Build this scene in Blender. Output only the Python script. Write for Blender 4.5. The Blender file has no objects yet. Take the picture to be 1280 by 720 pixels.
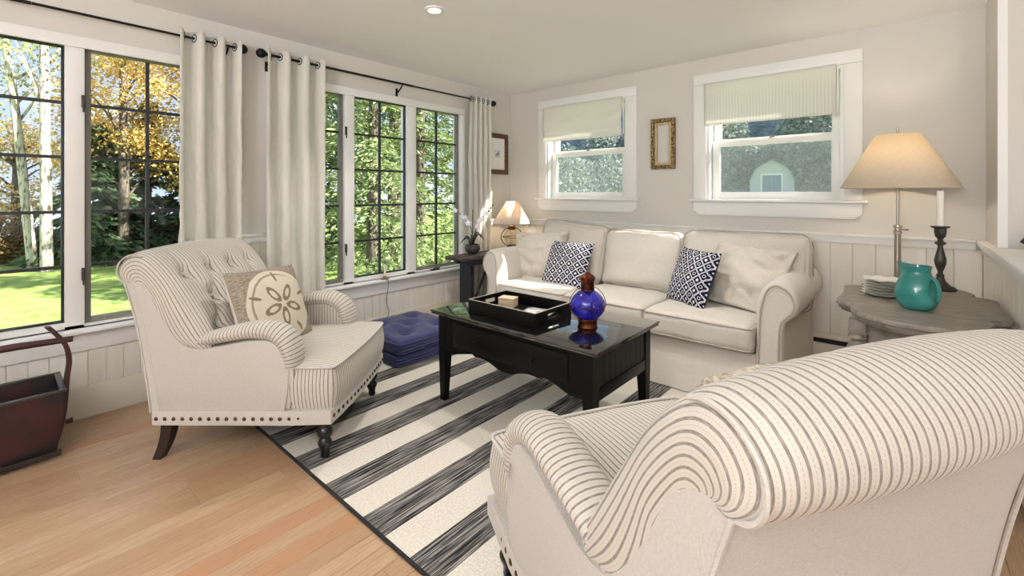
import bpy, bmesh, math, random
import numpy as np
from mathutils import Vector, Matrix, noise as mnoise

random.seed(7)
rng = np.random.default_rng(11)
SC = bpy.context.scene
COL = SC.collection
PI = math.pi

# ------------------------------------------------------------------ camera
cd = bpy.data.cameras.new('camera')
cam = bpy.data.objects.new('camera', cd)
COL.objects.link(cam)
cam.location = (3.459, -3.951, 1.25)
cam.rotation_euler = (math.radians(90), 0, math.radians(41))
cd.sensor_width = 36
cd.lens = 565 / 1280 * 36
cd.shift_y = -118.5 / 1280
cd.clip_start = 0.02
cd.clip_end = 500
SC.camera = cam

# ------------------------------------------------------------------ colour management
SC.view_settings.view_transform = 'Standard'
SC.view_settings.look = 'None'
SC.view_settings.gamma = 1
SC.view_settings.use_curve_mapping = False
SC.view_settings.exposure = 0.10

# ------------------------------------------------------------------ node helpers
class X:
    """a value in a node tree, with arithmetic"""
    def __init__(s, nt, sock): s.nt, s.s = nt, sock
    def op(s, o, *a):
        n = s.nt.nodes.new('ShaderNodeMath'); n.operation = o
        for i, v in enumerate((s,) + a):
            if isinstance(v, X): s.nt.links.new(v.s, n.inputs[i])
            else: n.inputs[i].default_value = v
        return X(s.nt, n.outputs[0])
    def __add__(s, b): return s.op('ADD', b)
    def __sub__(s, b): return s.op('SUBTRACT', b)
    def __mul__(s, b): return s.op('MULTIPLY', b)
    def __truediv__(s, b): return s.op('DIVIDE', b)
    def fract(s): return s.op('FRACT')
    def floor(s): return s.op('FLOOR')
    def abs(s): return s.op('ABSOLUTE')
    def lt(s, b): return s.op('LESS_THAN', b)
    def gt(s, b): return s.op('GREATER_THAN', b)
    def sqrt(s): return s.op('SQRT')
    def sin(s): return s.op('SINE')
    def cos(s): return s.op('COSINE')
    def mx(s, b): return s.op('MAXIMUM', b)
    def mn(s, b): return s.op('MINIMUM', b)
    def ramp(s, a, b):
        n = s.nt.nodes.new('ShaderNodeMapRange')
        s.nt.links.new(s.s, n.inputs['Value'])
        n.inputs['From Min'].default_value = a; n.inputs['From Max'].default_value = b
        n.interpolation_type = 'SMOOTHSTEP'
        return X(s.nt, n.outputs[0])

def lin(c):
    """sRGB 0-255 to linear"""
    r = []
    for v in c:
        v = v / 255
        r.append(v / 12.92 if v <= .04045 else ((v + .055) / 1.055) ** 2.4)
    return tuple(r) + (1,)

class Mat:
    def __init__(m, name, color=(128, 128, 128), rough=.6, metal=0.0, spec=.5):
        m.m = bpy.data.materials.new(name); m.m.use_nodes = True
        m.nt = m.m.node_tree
        m.b = m.nt.nodes['Principled BSDF']; m.out = m.nt.nodes['Material Output']
        m.set('Base Color', lin(color)); m.set('Roughness', rough); m.set('Metallic', metal)
        m.set('Specular IOR Level', spec)
    def set(m, k, v):
        if isinstance(v, X): m.nt.links.new(v.s, m.b.inputs[k])
        elif isinstance(v, bpy.types.NodeSocket): m.nt.links.new(v, m.b.inputs[k])
        else: m.b.inputs[k].default_value = v
        return m
    def coord(m, kind='Object', scale=(1, 1, 1), rot=(0, 0, 0)):
        t = m.nt.nodes.new('ShaderNodeTexCoord'); p = m.nt.nodes.new('ShaderNodeMapping')
        m.nt.links.new(t.outputs[kind], p.inputs[0])
        p.inputs['Scale'].default_value = scale; p.inputs['Rotation'].default_value = rot
        return p.outputs[0]
    def world(m, scale=(1, 1, 1)):
        t = m.nt.nodes.new('ShaderNodeNewGeometry'); p = m.nt.nodes.new('ShaderNodeMapping')
        m.nt.links.new(t.outputs['Position'], p.inputs[0]); p.inputs['Scale'].default_value = scale
        return p.outputs[0]
    def xyz(m, vec):
        n = m.nt.nodes.new('ShaderNodeSeparateXYZ'); m.nt.links.new(vec, n.inputs[0])
        return [X(m.nt, o) for o in n.outputs]
    def noise(m, vec, scale=5, detail=2, rough=.5, dist=0):
        n = m.nt.nodes.new('ShaderNodeTexNoise'); m.nt.links.new(vec, n.inputs['Vector'])
        n.inputs['Scale'].default_value = scale; n.inputs['Detail'].default_value = detail
        n.inputs['Roughness'].default_value = rough; n.inputs['Distortion'].default_value = dist
        return X(m.nt, n.outputs[0])
    def island(m):
        n = m.nt.nodes.new('ShaderNodeNewGeometry')
        return X(m.nt, n.outputs['Random Per Island'])
    def objrand(m):
        n = m.nt.nodes.new('ShaderNodeObjectInfo')
        return X(m.nt, n.outputs['Random'])
    def mix(m, f, a, b):
        n = m.nt.nodes.new('ShaderNodeMix'); n.data_type = 'RGBA'
        for i, v in ((0, f), (6, a), (7, b)):
            if isinstance(v, X): m.nt.links.new(v.s, n.inputs[i])
            elif isinstance(v, bpy.types.NodeSocket): m.nt.links.new(v, n.inputs[i])
            elif i == 0: n.inputs[0].default_value = v
            else: n.inputs[i].default_value = lin(v)
        return n.outputs[2]
    def bump(m, h, strength=.3, dist=.01):
        n = m.nt.nodes.new('ShaderNodeBump'); n.inputs['Strength'].default_value = strength
        n.inputs['Distance'].default_value = dist
        m.nt.links.new(h.s, n.inputs['Height']); m.nt.links.new(n.outputs[0], m.b.inputs['Normal'])
        return m
    def col(m, v): return m.set('Base Color', v)
    def surface(m, sock): m.nt.links.new(sock, m.out.inputs['Surface'])
    def node(m, t, **kw):
        n = m.nt.nodes.new(t)
        for k, v in kw.items(): n.inputs[k].default_value = v
        return n
    def mixsh(m, f, a, b):
        n = m.nt.nodes.new('ShaderNodeMixShader')
        if isinstance(f, X): m.nt.links.new(f.s, n.inputs[0])
        elif isinstance(f, bpy.types.NodeSocket): m.nt.links.new(f, n.inputs[0])
        else: n.inputs[0].default_value = f
        m.nt.links.new(a, n.inputs[1]); m.nt.links.new(b, n.inputs[2])
        return n.outputs[0]

# ------------------------------------------------------------------ sky
def sky():
    w = bpy.data.worlds.new('sky'); w.use_nodes = True; SC.world = w
    nt = w.node_tree; bg = nt.nodes['Background']
    tc = nt.nodes.new('ShaderNodeTexCoord')
    sep = nt.nodes.new('ShaderNodeSeparateXYZ'); nt.links.new(tc.outputs['Generated'], sep.inputs[0])
    z = X(nt, sep.outputs[2])
    mp = nt.nodes.new('ShaderNodeMapping'); nt.links.new(tc.outputs['Generated'], mp.inputs[0])
    mp.inputs['Scale'].default_value = (1, 1, 2.6)
    ns = nt.nodes.new('ShaderNodeTexNoise'); nt.links.new(mp.outputs[0], ns.inputs['Vector'])
    ns.inputs['Scale'].default_value = 3.2; ns.inputs['Detail'].default_value = 6
    cl = X(nt, ns.outputs[0]).ramp(.46, .60)
    def mixc(f, a, b):
        n = nt.nodes.new('ShaderNodeMix'); n.data_type = 'RGBA'
        nt.links.new(f.s, n.inputs[0])
        for i, v in ((6, a), (7, b)):
            if isinstance(v, tuple): n.inputs[i].default_value = lin(v)
            else: nt.links.new(v, n.inputs[i])
        return n.outputs[2]
    blue = mixc(z.ramp(0, .7), (196, 214, 244), (128, 164, 226))
    c = mixc(cl, blue, (244, 246, 252))
    nt.links.new(c, bg.inputs[0])
    bg.inputs[1].default_value = SKY
SKY = 1.25
sky()

# ------------------------------------------------------------------ sun and added fill lamps
def lamp(kind, name, loc, energy, color=(1, 1, 1), direction=None, **kw):
    ld = bpy.data.lights.new(name, kind); ld.energy = energy; ld.color = color
    for k, v in kw.items(): setattr(ld, k, v)
    o = bpy.data.objects.new(name, ld); COL.objects.link(o); o.location = loc
    if direction is not None:
        o.rotation_euler = Vector(direction).to_track_quat('-Z', 'Y').to_euler()
    return o
lamp('SUN', 'sun', (10, 6, 9), 15, (1, .95, .86), (-1.25, -.77, -1), angle=.012)
# added fill lamps out of view: rear, right, overhead, two aimed at the ceiling
lamp('AREA', 'added_rear_fill', (3.6, -6.85, 1.25), 18, (.97, .98, 1), (-.1, 1, .45), shape='RECTANGLE', size=4.5, size_y=2.1)  # added fill from the rear, no doors stand here
lamp('AREA', 'added_right_fill', (7.25, -3.4, 1.35), 38, (.97, .98, 1), (-1, .1, .45), shape='RECTANGLE', size=3.5, size_y=1.7)  # added fill from the right, no window is built behind it
lamp('AREA', 'added_overhead_fill', (3.2, -5.6, 2.30), 10, (1, .98, .95), (-.2, .35, -1), shape='RECTANGLE', size=2.4, size_y=1.2)  # unseen overhead fill added without a fixture
lamp('AREA', 'added_ceiling_wash_right', (5.0, -5.4, 1.75), 50, (.97, .98, 1), (-.25, .15, 1), shape='DISK', size=.5)  # added to brighten the ceiling, has no lamp body
lamp('AREA', 'added_ceiling_wash_rear', (3.0, -6.0, 1.75), 190, (.95, .975, 1), (.1, .3, 1), shape='DISK', size=.5)  # stronger unseen light added to lift the ceiling and bounce down

# ------------------------------------------------------------------ mesh helpers
def tag(o, label=None, cat=None, group=None, kind=None):
    if label: o['label'] = label
    if cat: o['category'] = cat
    if group: o['group'] = group
    if kind: o['kind'] = kind
    return o
def empty(name, loc=(0, 0, 0), rz=0, parent=None):
    o = bpy.data.objects.new(name, None); COL.objects.link(o)
    o.location = loc; o.rotation_euler = (0, 0, rz); o.empty_display_size = .1
    if parent: o.parent = parent
    return o
def link(name, me, m=None, parent=None):
    o = bpy.data.objects.new(name, me); COL.objects.link(o)
    if m is not None and len(me.materials) == 0: me.materials.append(m.m if isinstance(m, Mat) else m)
    if parent: o.parent = parent
    return o
def finish(bm, name, m, parent=None, smooth=True, angle=40, mats=None):
    bmesh.ops.recalc_face_normals(bm, faces=bm.faces)
    me = bpy.data.meshes.new(name); bm.to_mesh(me); bm.free()
    for q in (mats or [m]): me.materials.append(q.m)
    o = link(name, me, None, parent)
    if smooth:
        me.polygons.foreach_set('use_smooth', [True] * len(me.polygons))
        me.set_sharp_from_angle(angle=math.radians(angle))
    return o
def box(bm, lo, hi, bev=0, seg=2):
    r = bmesh.ops.create_cube(bm, size=1)
    vs = r['verts']
    for v in vs:
        v.co = Vector([lo[i] + (v.co[i] + .5) * (hi[i] - lo[i]) for i in range(3)])
    if bev:
        es = list({e for v in vs for e in v.link_edges})
        bmesh.ops.bevel(bm, geom=es, offset=bev, segments=seg, affect='EDGES', profile=.5)
    return vs
def boxo(name, lo, hi, m, parent=None, bev=0, seg=2):
    bm = bmesh.new(); box(bm, lo, hi, bev, seg)
    return finish(bm, name, m, parent)
def boxes(name, L, m, parent=None, bev=0):
    bm = bmesh.new()
    for lo, hi in L: box(bm, lo, hi, bev)
    return finish(bm, name, m, parent)
def grid(bm, P, close_u=False, close_v=False, uv=None, mi=0):
    """P[i][j] points; uv[i][j]"""
    nu, nv = len(P), len(P[0])
    V = [[bm.verts.new(p) for p in row] for row in P]
    lay = bm.loops.layers.uv.verify() if uv is not None else None
    for i in range(nu - (0 if close_u else 1)):
        for j in range(nv - (0 if close_v else 1)):
            i2, j2 = (i + 1) % nu, (j + 1) % nv
            idx = ((i, j), (i2, j), (i2, j2), (i, j2))
            try: f = bm.faces.new([V[a][b] for a, b in idx])
            except ValueError: continue
            f.material_index = mi; f.smooth = True
            if lay is not None:
                for l, (a, b) in zip(f.loops, idx): l[lay].uv = uv[a][b]
    return V
def lathe(bm, prof, n=32, c=(0, 0, 0), cap=True, squash=(1, 1)):
    P = [[(c[0] + r * math.cos(2 * PI * k / n) * squash[0], c[1] + r * math.sin(2 * PI * k / n) * squash[1], c[2] + z) for k in range(n)] for r, z in prof]
    V = grid(bm, P, close_v=True)
    if cap:
        for row, r in ((V[0], prof[0][0]), (V[-1], prof[-1][0])):
            if r > 1e-5:
                try: bm.faces.new(row)
                except ValueError: pass
    bmesh.ops.remove_doubles(bm, verts=[v for row in V for v in row], dist=1e-6)
def latheo(name, prof, m, parent=None, n=32, c=(0, 0, 0), cap=True, squash=(1, 1), angle=40):
    bm = bmesh.new(); lathe(bm, prof, n, c, cap, squash)
    return finish(bm, name, m, parent, angle=angle)
def tube(bm, pts, r, n=8, closed=False, cap=True):
    pts = [Vector(p) for p in pts]; N = len(pts)
    rs = r if isinstance(r, (list, tuple)) else [r] * N
    T = []
    for i in range(N):
        a = pts[(i - 1) % N] if (closed or i > 0) else pts[0]
        b = pts[(i + 1) % N] if (closed or i < N - 1) else pts[-1]
        t = b - a; T.append(t.normalized() if t.length > 1e-9 else Vector((0, 0, 1)))
    up = Vector((0, 0, 1)) if abs(T[0].z) < .9 else Vector((1, 0, 0))
    nrm = (up - T[0] * up.dot(T[0])).normalized()
    P = []
    for i in range(N):
        nrm = (nrm - T[i] * nrm.dot(T[i])); nrm.normalize()
        bn = T[i].cross(nrm)
        P.append([pts[i] + (nrm * math.cos(2 * PI * k / n) + bn * math.sin(2 * PI * k / n)) * rs[i] for k in range(n)])
    V = grid(bm, P, close_u=closed, close_v=True)
    if cap and not closed:
        for row in (V[0], V[-1]):
            try: bm.faces.new(row)
            except ValueError: pass
    return V
def tubeo(name, pts, r, m, parent=None, n=8, closed=False):
    bm = bmesh.new(); tube(bm, pts, r, n, closed)
    return finish(bm, name, m, parent)
def smooth_path(ctrl, per=6):
    """Catmull-Rom through control points of any dimension"""
    C = np.array(ctrl, float); n = len(C); out = []
    for i in range(n - 1):
        p0, p1, p2, p3 = C[max(i - 1, 0)], C[i], C[i + 1], C[min(i + 2, n - 1)]
        for k in range(per):
            t = k / per
            out.append(.5 * ((2 * p1) + (-p0 + p2) * t + (2 * p0 - 5 * p1 + 4 * p2 - p3) * t * t + (-p0 + 3 * p1 - 3 * p2 + p3) * t ** 3))
    out.append(C[-1])
    return np.array(out)
def prism(bm, outline, a0, a1, axis='x', bev=0):
    """outline of (p, q) pairs extruded along an axis"""
    def mk(p, q, a): return {'x': (a, p, q), 'y': (p, a, q), 'z': (p, q, a)}[axis]
    A = [bm.verts.new(mk(p, q, a0)) for p, q in outline]
    B = [bm.verts.new(mk(p, q, a1)) for p, q in outline]
    n = len(outline); fs = [bm.faces.new(A), bm.faces.new(B)]
    for i in range(n): bm.faces.new((A[i], A[(i + 1) % n], B[(i + 1) % n], B[i]))
    if bev:
        es = [e for f in fs for e in f.edges]
        bmesh.ops.bevel(bm, geom=list(set(es)), offset=bev, segments=2, affect='EDGES', profile=.5)
    bmesh.ops.triangulate(bm, faces=[f for f in bm.faces if len(f.verts) > 4])
def prismo(name, outline, a0, a1, m, parent=None, axis='x', bev=0, smooth=True):
    bm = bmesh.new(); prism(bm, outline, a0, a1, axis, bev)
    return finish(bm, name, m, parent, smooth=smooth, angle=30)
def nz(p, s, k=0): return mnoise.noise(Vector((p[0] * s + k * 13.7, p[1] * s + k * 5.1, p[2] * s - k * 7.3)))
def cushion_bm(w, d, h, r=.05, puff=(.03, .02), cuts=15, wr=.006, seed=0, side=.012):
    bm = bmesh.new()
    bmesh.ops.create_cube(bm, size=2)
    bmesh.ops.subdivide_edges(bm, edges=bm.edges[:], cuts=cuts, use_grid_fill=True)
    H = (w / 2, d / 2, h / 2)
    for v in bm.verts:
        t = [math.sin(c * PI / 2) for c in v.co]
        p = Vector([t[i] * H[i] for i in range(3)])
        q = Vector([max(-(H[i] - r), min(H[i] - r, p[i])) for i in range(3)])
        e = p - q
        if e.length > 1e-6: p = q + e.normalized() * r
        fx, fy, fz = [1 - t[i] ** 2 for i in range(3)]
        p.z += (puff[0] if t[2] > 0 else -puff[1]) * abs(t[2]) * (fx * fy) ** .45
        p.x += side * t[0] * (fy * fz) ** .5; p.y += side * t[1] * (fx * fz) ** .5
        k = nz(p, 7, seed) * wr + nz(p, 19, seed) * wr * .4 - wr * .7 * max(0, 1 - abs(nz((p.x * 1.4, p.y * .8 + p.x * .4, p.z), 5, seed + 5)) * 9)
        p += Vector((t[0] ** 3, t[1] ** 3, t[2] ** 3)) * k
        v.co = p
    return bm
def rrect(w, d, r, n=5):
    out = []
    for cx, cy, a in ((w / 2 - r, d / 2 - r, 0), (-w / 2 + r, d / 2 - r, 90), (-w / 2 + r, -d / 2 + r, 180), (w / 2 - r, -d / 2 + r, 270)):
        for k in range(n + 1):
            t = math.radians(a + 90 * k / n); out.append((cx + r * math.cos(t), cy + r * math.sin(t)))
    return out
def piping_pts(w, d, z, r, side=.012, n=10):
    """rounded rectangle loop, edges bowed out like the cushion"""
    out = []
    c = rrect(w, d, r)
    m = len(c)
    for i in range(m):
        a, b = c[i], c[(i + 1) % m]
        L = math.hypot(b[0] - a[0], b[1] - a[1]); k = max(1, int(L / .05))
        for j in range(k):
            p = [a[0] + (b[0] - a[0]) * j / k, a[1] + (b[1] - a[1]) * j / k]
            fx, fy = 1 - (2 * p[0] / w) ** 2, 1 - (2 * p[1] / d) ** 2
            p[0] += side * .6 * math.copysign(1, p[0]) * max(fy, 0) ** .5 * (abs(2 * p[0] / w) > .85)
            p[1] += side * .6 * math.copysign(1, p[1]) * max(fx, 0) ** .5 * (abs(2 * p[1] / d) > .85)
            out.append((p[0], p[1], z))
    return out
def basis(o, center, right, up):
    X_ = Vector(right).normalized(); U = Vector(up); Z_ = X_.cross(U).normalized(); Y_ = Z_.cross(X_)
    m = Matrix((X_, Y_, Z_)).transposed().to_4x4(); m.translation = Vector(center)
    o.matrix_world = m
    return o
def pillow(name, w, h, t, mats, n=36, wr=.008, seed=0, pinch=.055, slump=0):
    """knife-edge throw pillow in the XY plane, front towards +Z, uv 0..1"""
    bm = bmesh.new(); lay = bm.loops.layers.uv.verify()
    rows = {}
    for side in (1, -1):
        V = []
        for i in range(n + 1):
            row = []
            for j in range(n + 1):
                u, v = -1 + 2 * i / n, -1 + 2 * j / n
                uu, vv = math.sin(u * PI / 2), math.sin(v * PI / 2)
                x = uu * w / 2 * (1 - pinch * (1 - vv * vv)); y = vv * h / 2 * (1 - pinch * (1 - uu * uu))
                z = t / 2 * ((1 - uu ** 2) ** .42) * ((1 - vv ** 2) ** .42)
                p = (x, y, side * t)
                edge = min(1, 4 * (1 - uu * uu)) * min(1, 4 * (1 - vv * vv))
                z += edge * (nz(p, 6, seed) * wr + nz(p, 15, seed + 1) * wr * .55)
                z -= edge * wr * .75 * max(0, 1 - abs(nz((p[0] * 1.3 + p[1] * .5, p[1] * 1.1, p[2]), 5, seed + 3)) * 9)
                # folds that run in from the corners
                fold = abs(math.sin(9 * (uu * vv) + seed)) ** 3 * abs(uu * vv) * wr * 1.3
                z = max(0, z - fold * edge)
                y2 = y - slump * (uu * uu) * (vv > 0) * vv
                key = (i, j) if i in (0, n) or j in (0, n) else (i, j, side)
                if key not in rows: rows[key] = bm.verts.new((x, y2, side * z if len(key) == 3 else nz(p, 8, seed) * wr * .6))
                row.append(rows[key])
            V.append(row)
        for i in range(n):
            for j in range(n):
                idx = ((i, j), (i + 1, j), (i + 1, j + 1), (i, j + 1))
                f = bm.faces.new([V[a][b] for a, b in idx]); f.material_index = 0 if side > 0 else len(mats) - 1
                for l, (a, b) in zip(f.loops, idx):
                    l[lay].uv = (.5 + .5 * math.sin((-1 + 2 * a / n) * PI / 2), .5 + .5 * math.sin((-1 + 2 * b / n) * PI / 2))
    return finish(bm, name, None, mats=mats, angle=180)
def copy_tree(o, parent=None):
    c = o.copy(); COL.objects.link(c)
    if parent: c.parent = parent
    for ch in o.children: copy_tree(ch, c)
    return c

# ------------------------------------------------------------------ materials
wall_paint = Mat('wall_paint', (214, 210, 203), .85, spec=.2)
wall_paint.bump(wall_paint.noise(wall_paint.world(), 220, 2), .12, .002)
ceil_paint = Mat('ceiling_paint', (242, 241, 240), .9, spec=.15)
ceil_paint.bump(ceil_paint.noise(ceil_paint.world(), 160, 2), .1, .002)
trim_white = Mat('trim_white', (238, 237, 234), .45)
bead_white = Mat('beadboard_white', (228, 222, 211), .5)
bead_white.col(bead_white.mix(bead_white.noise(bead_white.world((6, 6, 1)), 1.5, 3).ramp(.3, .75), (235, 232, 225), (227, 220, 209)))
base_paint = Mat('baseboard_paint', (222, 214, 200), .5)
muntin_dark = Mat('muntin_dark', (38, 38, 42), .5)
pewter = Mat('casement_frame_gray', (120, 116, 108), .5)
black_metal = Mat('black_iron', (24, 22, 22), .45, .5)
brushed = Mat('brushed_nickel', (178, 170, 158), .32, 1)
bronze = Mat('bronze', (92, 70, 52), .42, 1)
copper = Mat('dark_copper', (96, 52, 36), .5, 1)
copper.col(copper.mix(copper.noise(copper.coord(), 40, 3).ramp(.35, .7), (56, 30, 22), (112, 62, 42)))
pewter_dark = Mat('dark_pewter', (72, 68, 64), .45, .7)
black_lacquer = Mat('black_lacquer', (10, 9, 9), .36, spec=.16)
black_lacquer_top = Mat('black_lacquer_top', (13, 13, 13), .06, spec=.75)
black_lacquer_top.set('Coat Weight', 1.0).set('Coat Roughness', .06)
dark_leg = Mat('dark_stained_leg', (34, 24, 21), .35)
black_leg = Mat('black_turned_leg', (20, 18, 18), .28)
old_table = Mat('aged_dark_wood', (44, 40, 42), .6)
old_table.col(old_table.mix(old_table.noise(old_table.coord('Object', (8, 1.2, 8)), 6, 4).ramp(.35, .7), (34, 33, 38), (92, 74, 66)))
old_table_front = Mat('aged_black_wood', (36, 34, 38), .6)
gray_wood = Mat('gray_painted_wood', (132, 122, 108), .5)
_g = gray_wood.noise(gray_wood.coord('Object', (3, 14, 3)), 4, 5, .65)
gray_wood.col(gray_wood.mix(_g.ramp(.3, .72), (112, 106, 97), (144, 136, 124)))
gray_wood.bump(_g, .15, .004)
teal = Mat('teal_glaze', (40, 138, 126), .12, spec=.6)
teal.col(teal.mix(teal.noise(teal.coord(), 9, 3).ramp(.3, .7), (36, 118, 114), (62, 144, 138)))
white_ceramic = Mat('glazed_stoneware', (232, 230, 221), .35)
wax = Mat('candle_wax', (240, 236, 226), .4); wax.set('Subsurface Weight', .25)
cream_block = Mat('cream_block', (212, 188, 160), .6)
paper = Mat('printed_paper', (196, 196, 196), .5)
paper.col(paper.mix(paper.noise(paper.coord(), 26, 4).ramp(.4, .62), (224, 222, 218), (120, 122, 126)))
green_leaf = Mat('orchid_leaf', (52, 56, 46), .4)
petal = Mat('white_petal', (238, 236, 240), .6); petal.set('Subsurface Weight', .1)
stem_mat = Mat('orchid_stem', (82, 84, 80), .6)
pot_mat = Mat('dark_pot', (58, 52, 50), .4)
moss = Mat('dark_moss', (60, 58, 44), .9)
cord_mat = Mat('brown_cord', (92, 80, 66), .6)
matte_black = Mat('matte_black', (22, 20, 19), .6)
red_lacquer = Mat('worn_red_lacquer', (60, 24, 24), .5)
_n = red_lacquer.noise(red_lacquer.coord(), 9, 5)
red_lacquer.col(red_lacquer.mix(_n.ramp(.36, .55), (50, 18, 19), (17, 14, 12)))
red_handle = Mat('dark_red_handle', (58, 22, 22), .45)
bucket_black = Mat('bucket_black', (26, 22, 20), .4)
bucket_in = Mat('bucket_inside', (30, 22, 19), .6)
heater_paint = Mat('heater_enamel', (214, 204, 190), .45)
slot_black = Mat('dark_slot', (28, 26, 24), .7)
mat_board = Mat('mat_board', (236, 234, 230), .8)
brown_frame = Mat('brown_frame', (92, 58, 40), .45)
brown_frame.col(brown_frame.mix(brown_frame.noise(brown_frame.coord('Object', (2, 2, 12)), 5, 3).ramp(.3, .7), (78, 48, 34), (110, 72, 52)))
gold_frame = Mat('tarnished_gold', (140, 116, 78), .45, .6)
_gn = gold_frame.noise(gold_frame.coord(), 60, 4)
gold_frame.col(gold_frame.mix(_gn.ramp(.4, .62), (84, 66, 42), (172, 148, 104)))
gold_frame.bump(_gn, .9, .006)
gold_inner = Mat('pale_gold_liner', (190, 170, 132), .5, .3)

def linen(name, c, fine=900, bump=.25, tint=None):
    m = Mat(name, c, .92, spec=.12)
    u = m.noise(m.coord('Object', (1, 1, 8)), fine / 6, 2); v = m.noise(m.coord('Object', (8, 8, 1)), fine / 6, 2)
    w = (u + v) * .5
    dk = tuple(int(x * .9) for x in c)
    m.col(m.mix(w.ramp(.38, .62), dk, c))
    m.bump(w, bump, .002)
    m.set('Sheen Weight', .25)
    return m
slip = linen('slipcover_canvas', (214, 207, 196))
slip_piping = linen('slipcover_piping', (186, 176, 162))
shell_fabric = linen('armchair_plain_linen', (202, 197, 189), bump=.4)
cream_pillow = linen('cream_pillow_linen', (214, 206, 193))
knit = Mat('cream_knit', (212, 202, 184), .95, spec=.1)
_k = knit.noise(knit.coord(), 70, 3)
knit.col(knit.mix(_k.ramp(.35, .65), (176, 166, 150), (224, 216, 200))); knit.bump(_k, 1, .01)
navy = linen('navy_canvas', (62, 64, 106), bump=.4)
navy_plain = linen('navy_pillow_back', (30, 32, 62))

def stripe(name):
    m = Mat(name, (210, 202, 186), .9, spec=.12)
    u, v, _ = m.xyz(m.coord('UV'))
    w = m.noise(m.coord('Object'), 24, 2) * .0016
    t = ((u + w) / .0175).fract()
    a = (t - .5).abs()
    dark = a.ramp(.175, .10)
    slub = m.noise(m.coord('UV', (900, 60, 1)), 1, 2).ramp(.35, .6)
    mid = (t - .02).abs().ramp(.05, .02).mx((t - .98).abs().ramp(.05, .02)) * ((v / .006).fract().lt(.6))
    base = m.mix(m.noise(m.coord('UV', (700, 700, 1)), 1, 2).ramp(.3, .7), (207, 202, 192), (193, 187, 176))
    c1 = m.mix(dark * (slub * .35 + .55), base, (104, 93, 82))
    m.col(m.mix(mid * .38, c1, (140, 128, 112)))
    m.bump(dark.op('MULTIPLY', -1.0) + slub * .2, .35, .0018)
    m.set('Sheen Weight', .2)
    return m
ticking = stripe('ticking_stripe')

def sand_dollar():
    m = Mat('sand_dollar_print', (206, 196, 178), .92, spec=.1)
    u, v, _ = m.xyz(m.coord('UV'))
    x = (u - .53) * 2; y = (v - .50) * 2
    r = (x * x + y * y).sqrt()
    ang = y.op('ARCTAN2', x) + .35
    k = 2 * PI / 5
    a = (ang / k + 10.5).fract() * k - k / 2
    px, py = r * a.cos(), r * a.sin()
    def ell(qx, qy, cx, rx, ry):
        ex = (qx - cx) / rx; ey = qy / ry
        return (ex * ex + ey * ey).sqrt()
    e = ell(px, py, .33, .235, .105)
    wob = m.noise(m.coord('UV', (30, 30, 1)), 1, 2) * .3 - .15
    pet = (e + wob).ramp(1.12, 1.02) * (e + wob).ramp(.52, .62)
    a2 = (ang / k + 10.0).fract() * k - k / 2
    qx, qy = r * a2.cos(), r * a2.sin()
    sl = (ell(qx, qy, .74, .15, .038) + wob).ramp(1.1, .95)
    rim = (r - .80 + wob * .04).abs().ramp(.035, .015) * (ang.cos() * .5 + .3).ramp(.5, .2) * 0.8
    disc = (r + wob * .06).lt(.93)
    ground = m.noise(m.coord('UV', (26, 90, 1)), 1, 4)
    outer = m.mix(ground.ramp(.35, .65), (122, 111, 98), (166, 154, 138))
    inner = m.mix(m.noise(m.coord('UV', (300, 300, 1)), 1, 2).ramp(.3, .7), (200, 190, 172), (214, 205, 188))
    mark = pet.mx(sl).mx(rim)
    c = m.mix(disc, outer, m.mix(mark, inner, (134, 118, 100)))
    m.col(c); m.bump(ground, .4, .004)
    return m
sand_print = sand_dollar()

def tile_print():
    m = Mat('navy_lattice_print', (32, 34, 66), .88, spec=.15)
    u, v, _ = m.xyz(m.coord('UV'))
    N = 5.4
    def d(su, sv):
        a = (u * N + su).fract() - .5; b = (v * N + sv).fract() - .5
        return (a * a + b * b).sqrt(), b.op('ARCTAN2', a)
    d1, a1 = d(0, 0); d2, a2 = d(.5, .5)
    d3, _ = d(.5, 0); d4, _ = d(0, .5)
    def ring(x, r, w): return (x - r).abs().ramp(w, w * .6)
    lines = ring(d1, .40, .030).mx(ring(d2, .40, .030)).mx(d3.ramp(.06, .045)).mx(d4.ramp(.06, .045))
    dots = d1.ramp(.14, .12).mx(ring(d2, .13, .03))
    nw = m.noise(m.coord('UV', (40, 40, 1)), 1, 2).ramp(.2, .5)
    k = lines.mx(dots) * (nw * .4 + .55)
    m.col(m.mix(k, (24, 27, 56), (226, 225, 226)))
    return m
tile = tile_print()

def curtain_mat():
    m = Mat('cream_curtain', (232, 228, 216), .8, spec=.2)
    n = m.noise(m.coord('Object', (60, 60, 3)), 3, 3)
    c = m.mix(n.ramp(.3, .7), (244, 242, 236), (234, 230, 221)); m.col(c)
    tr = m.node('ShaderNodeBsdfTranslucent'); tr.inputs['Color'].default_value = lin((242, 240, 230))
    m.surface(m.mixsh(.30, m.b.outputs[0], tr.outputs[0]))
    return m
curtain = curtain_mat()
def shade_mat(name, c, tcol, k=.45, pat=None):
    m = Mat(name, c, .85, spec=.1)
    if pat == 'stripe':
        x, y, z = m.xyz(m.coord('Object'))
        t = (x / .022).fract(); m.col(m.mix((t - .5).abs().ramp(.2, .1) * z.ramp(-.02, -.2), c, tuple(int(q * .9) for q in c)))
    elif pat == 'weave':
        n = m.noise(m.coord('Object', (8, 8, 30)), 6, 4)
        m.col(m.mix(n.ramp(.35, .65), c, tuple(int(q * .94) for q in c)))
    tr = m.node('ShaderNodeBsdfTranslucent'); tr.inputs['Color'].default_value = lin(tcol)
    m.surface(m.mixsh(k, m.b.outputs[0], tr.outputs[0]))
    return m
lampshade = shade_mat('linen_lampshade', (248, 241, 230), (255, 242, 220), .58, 'weave')
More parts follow.
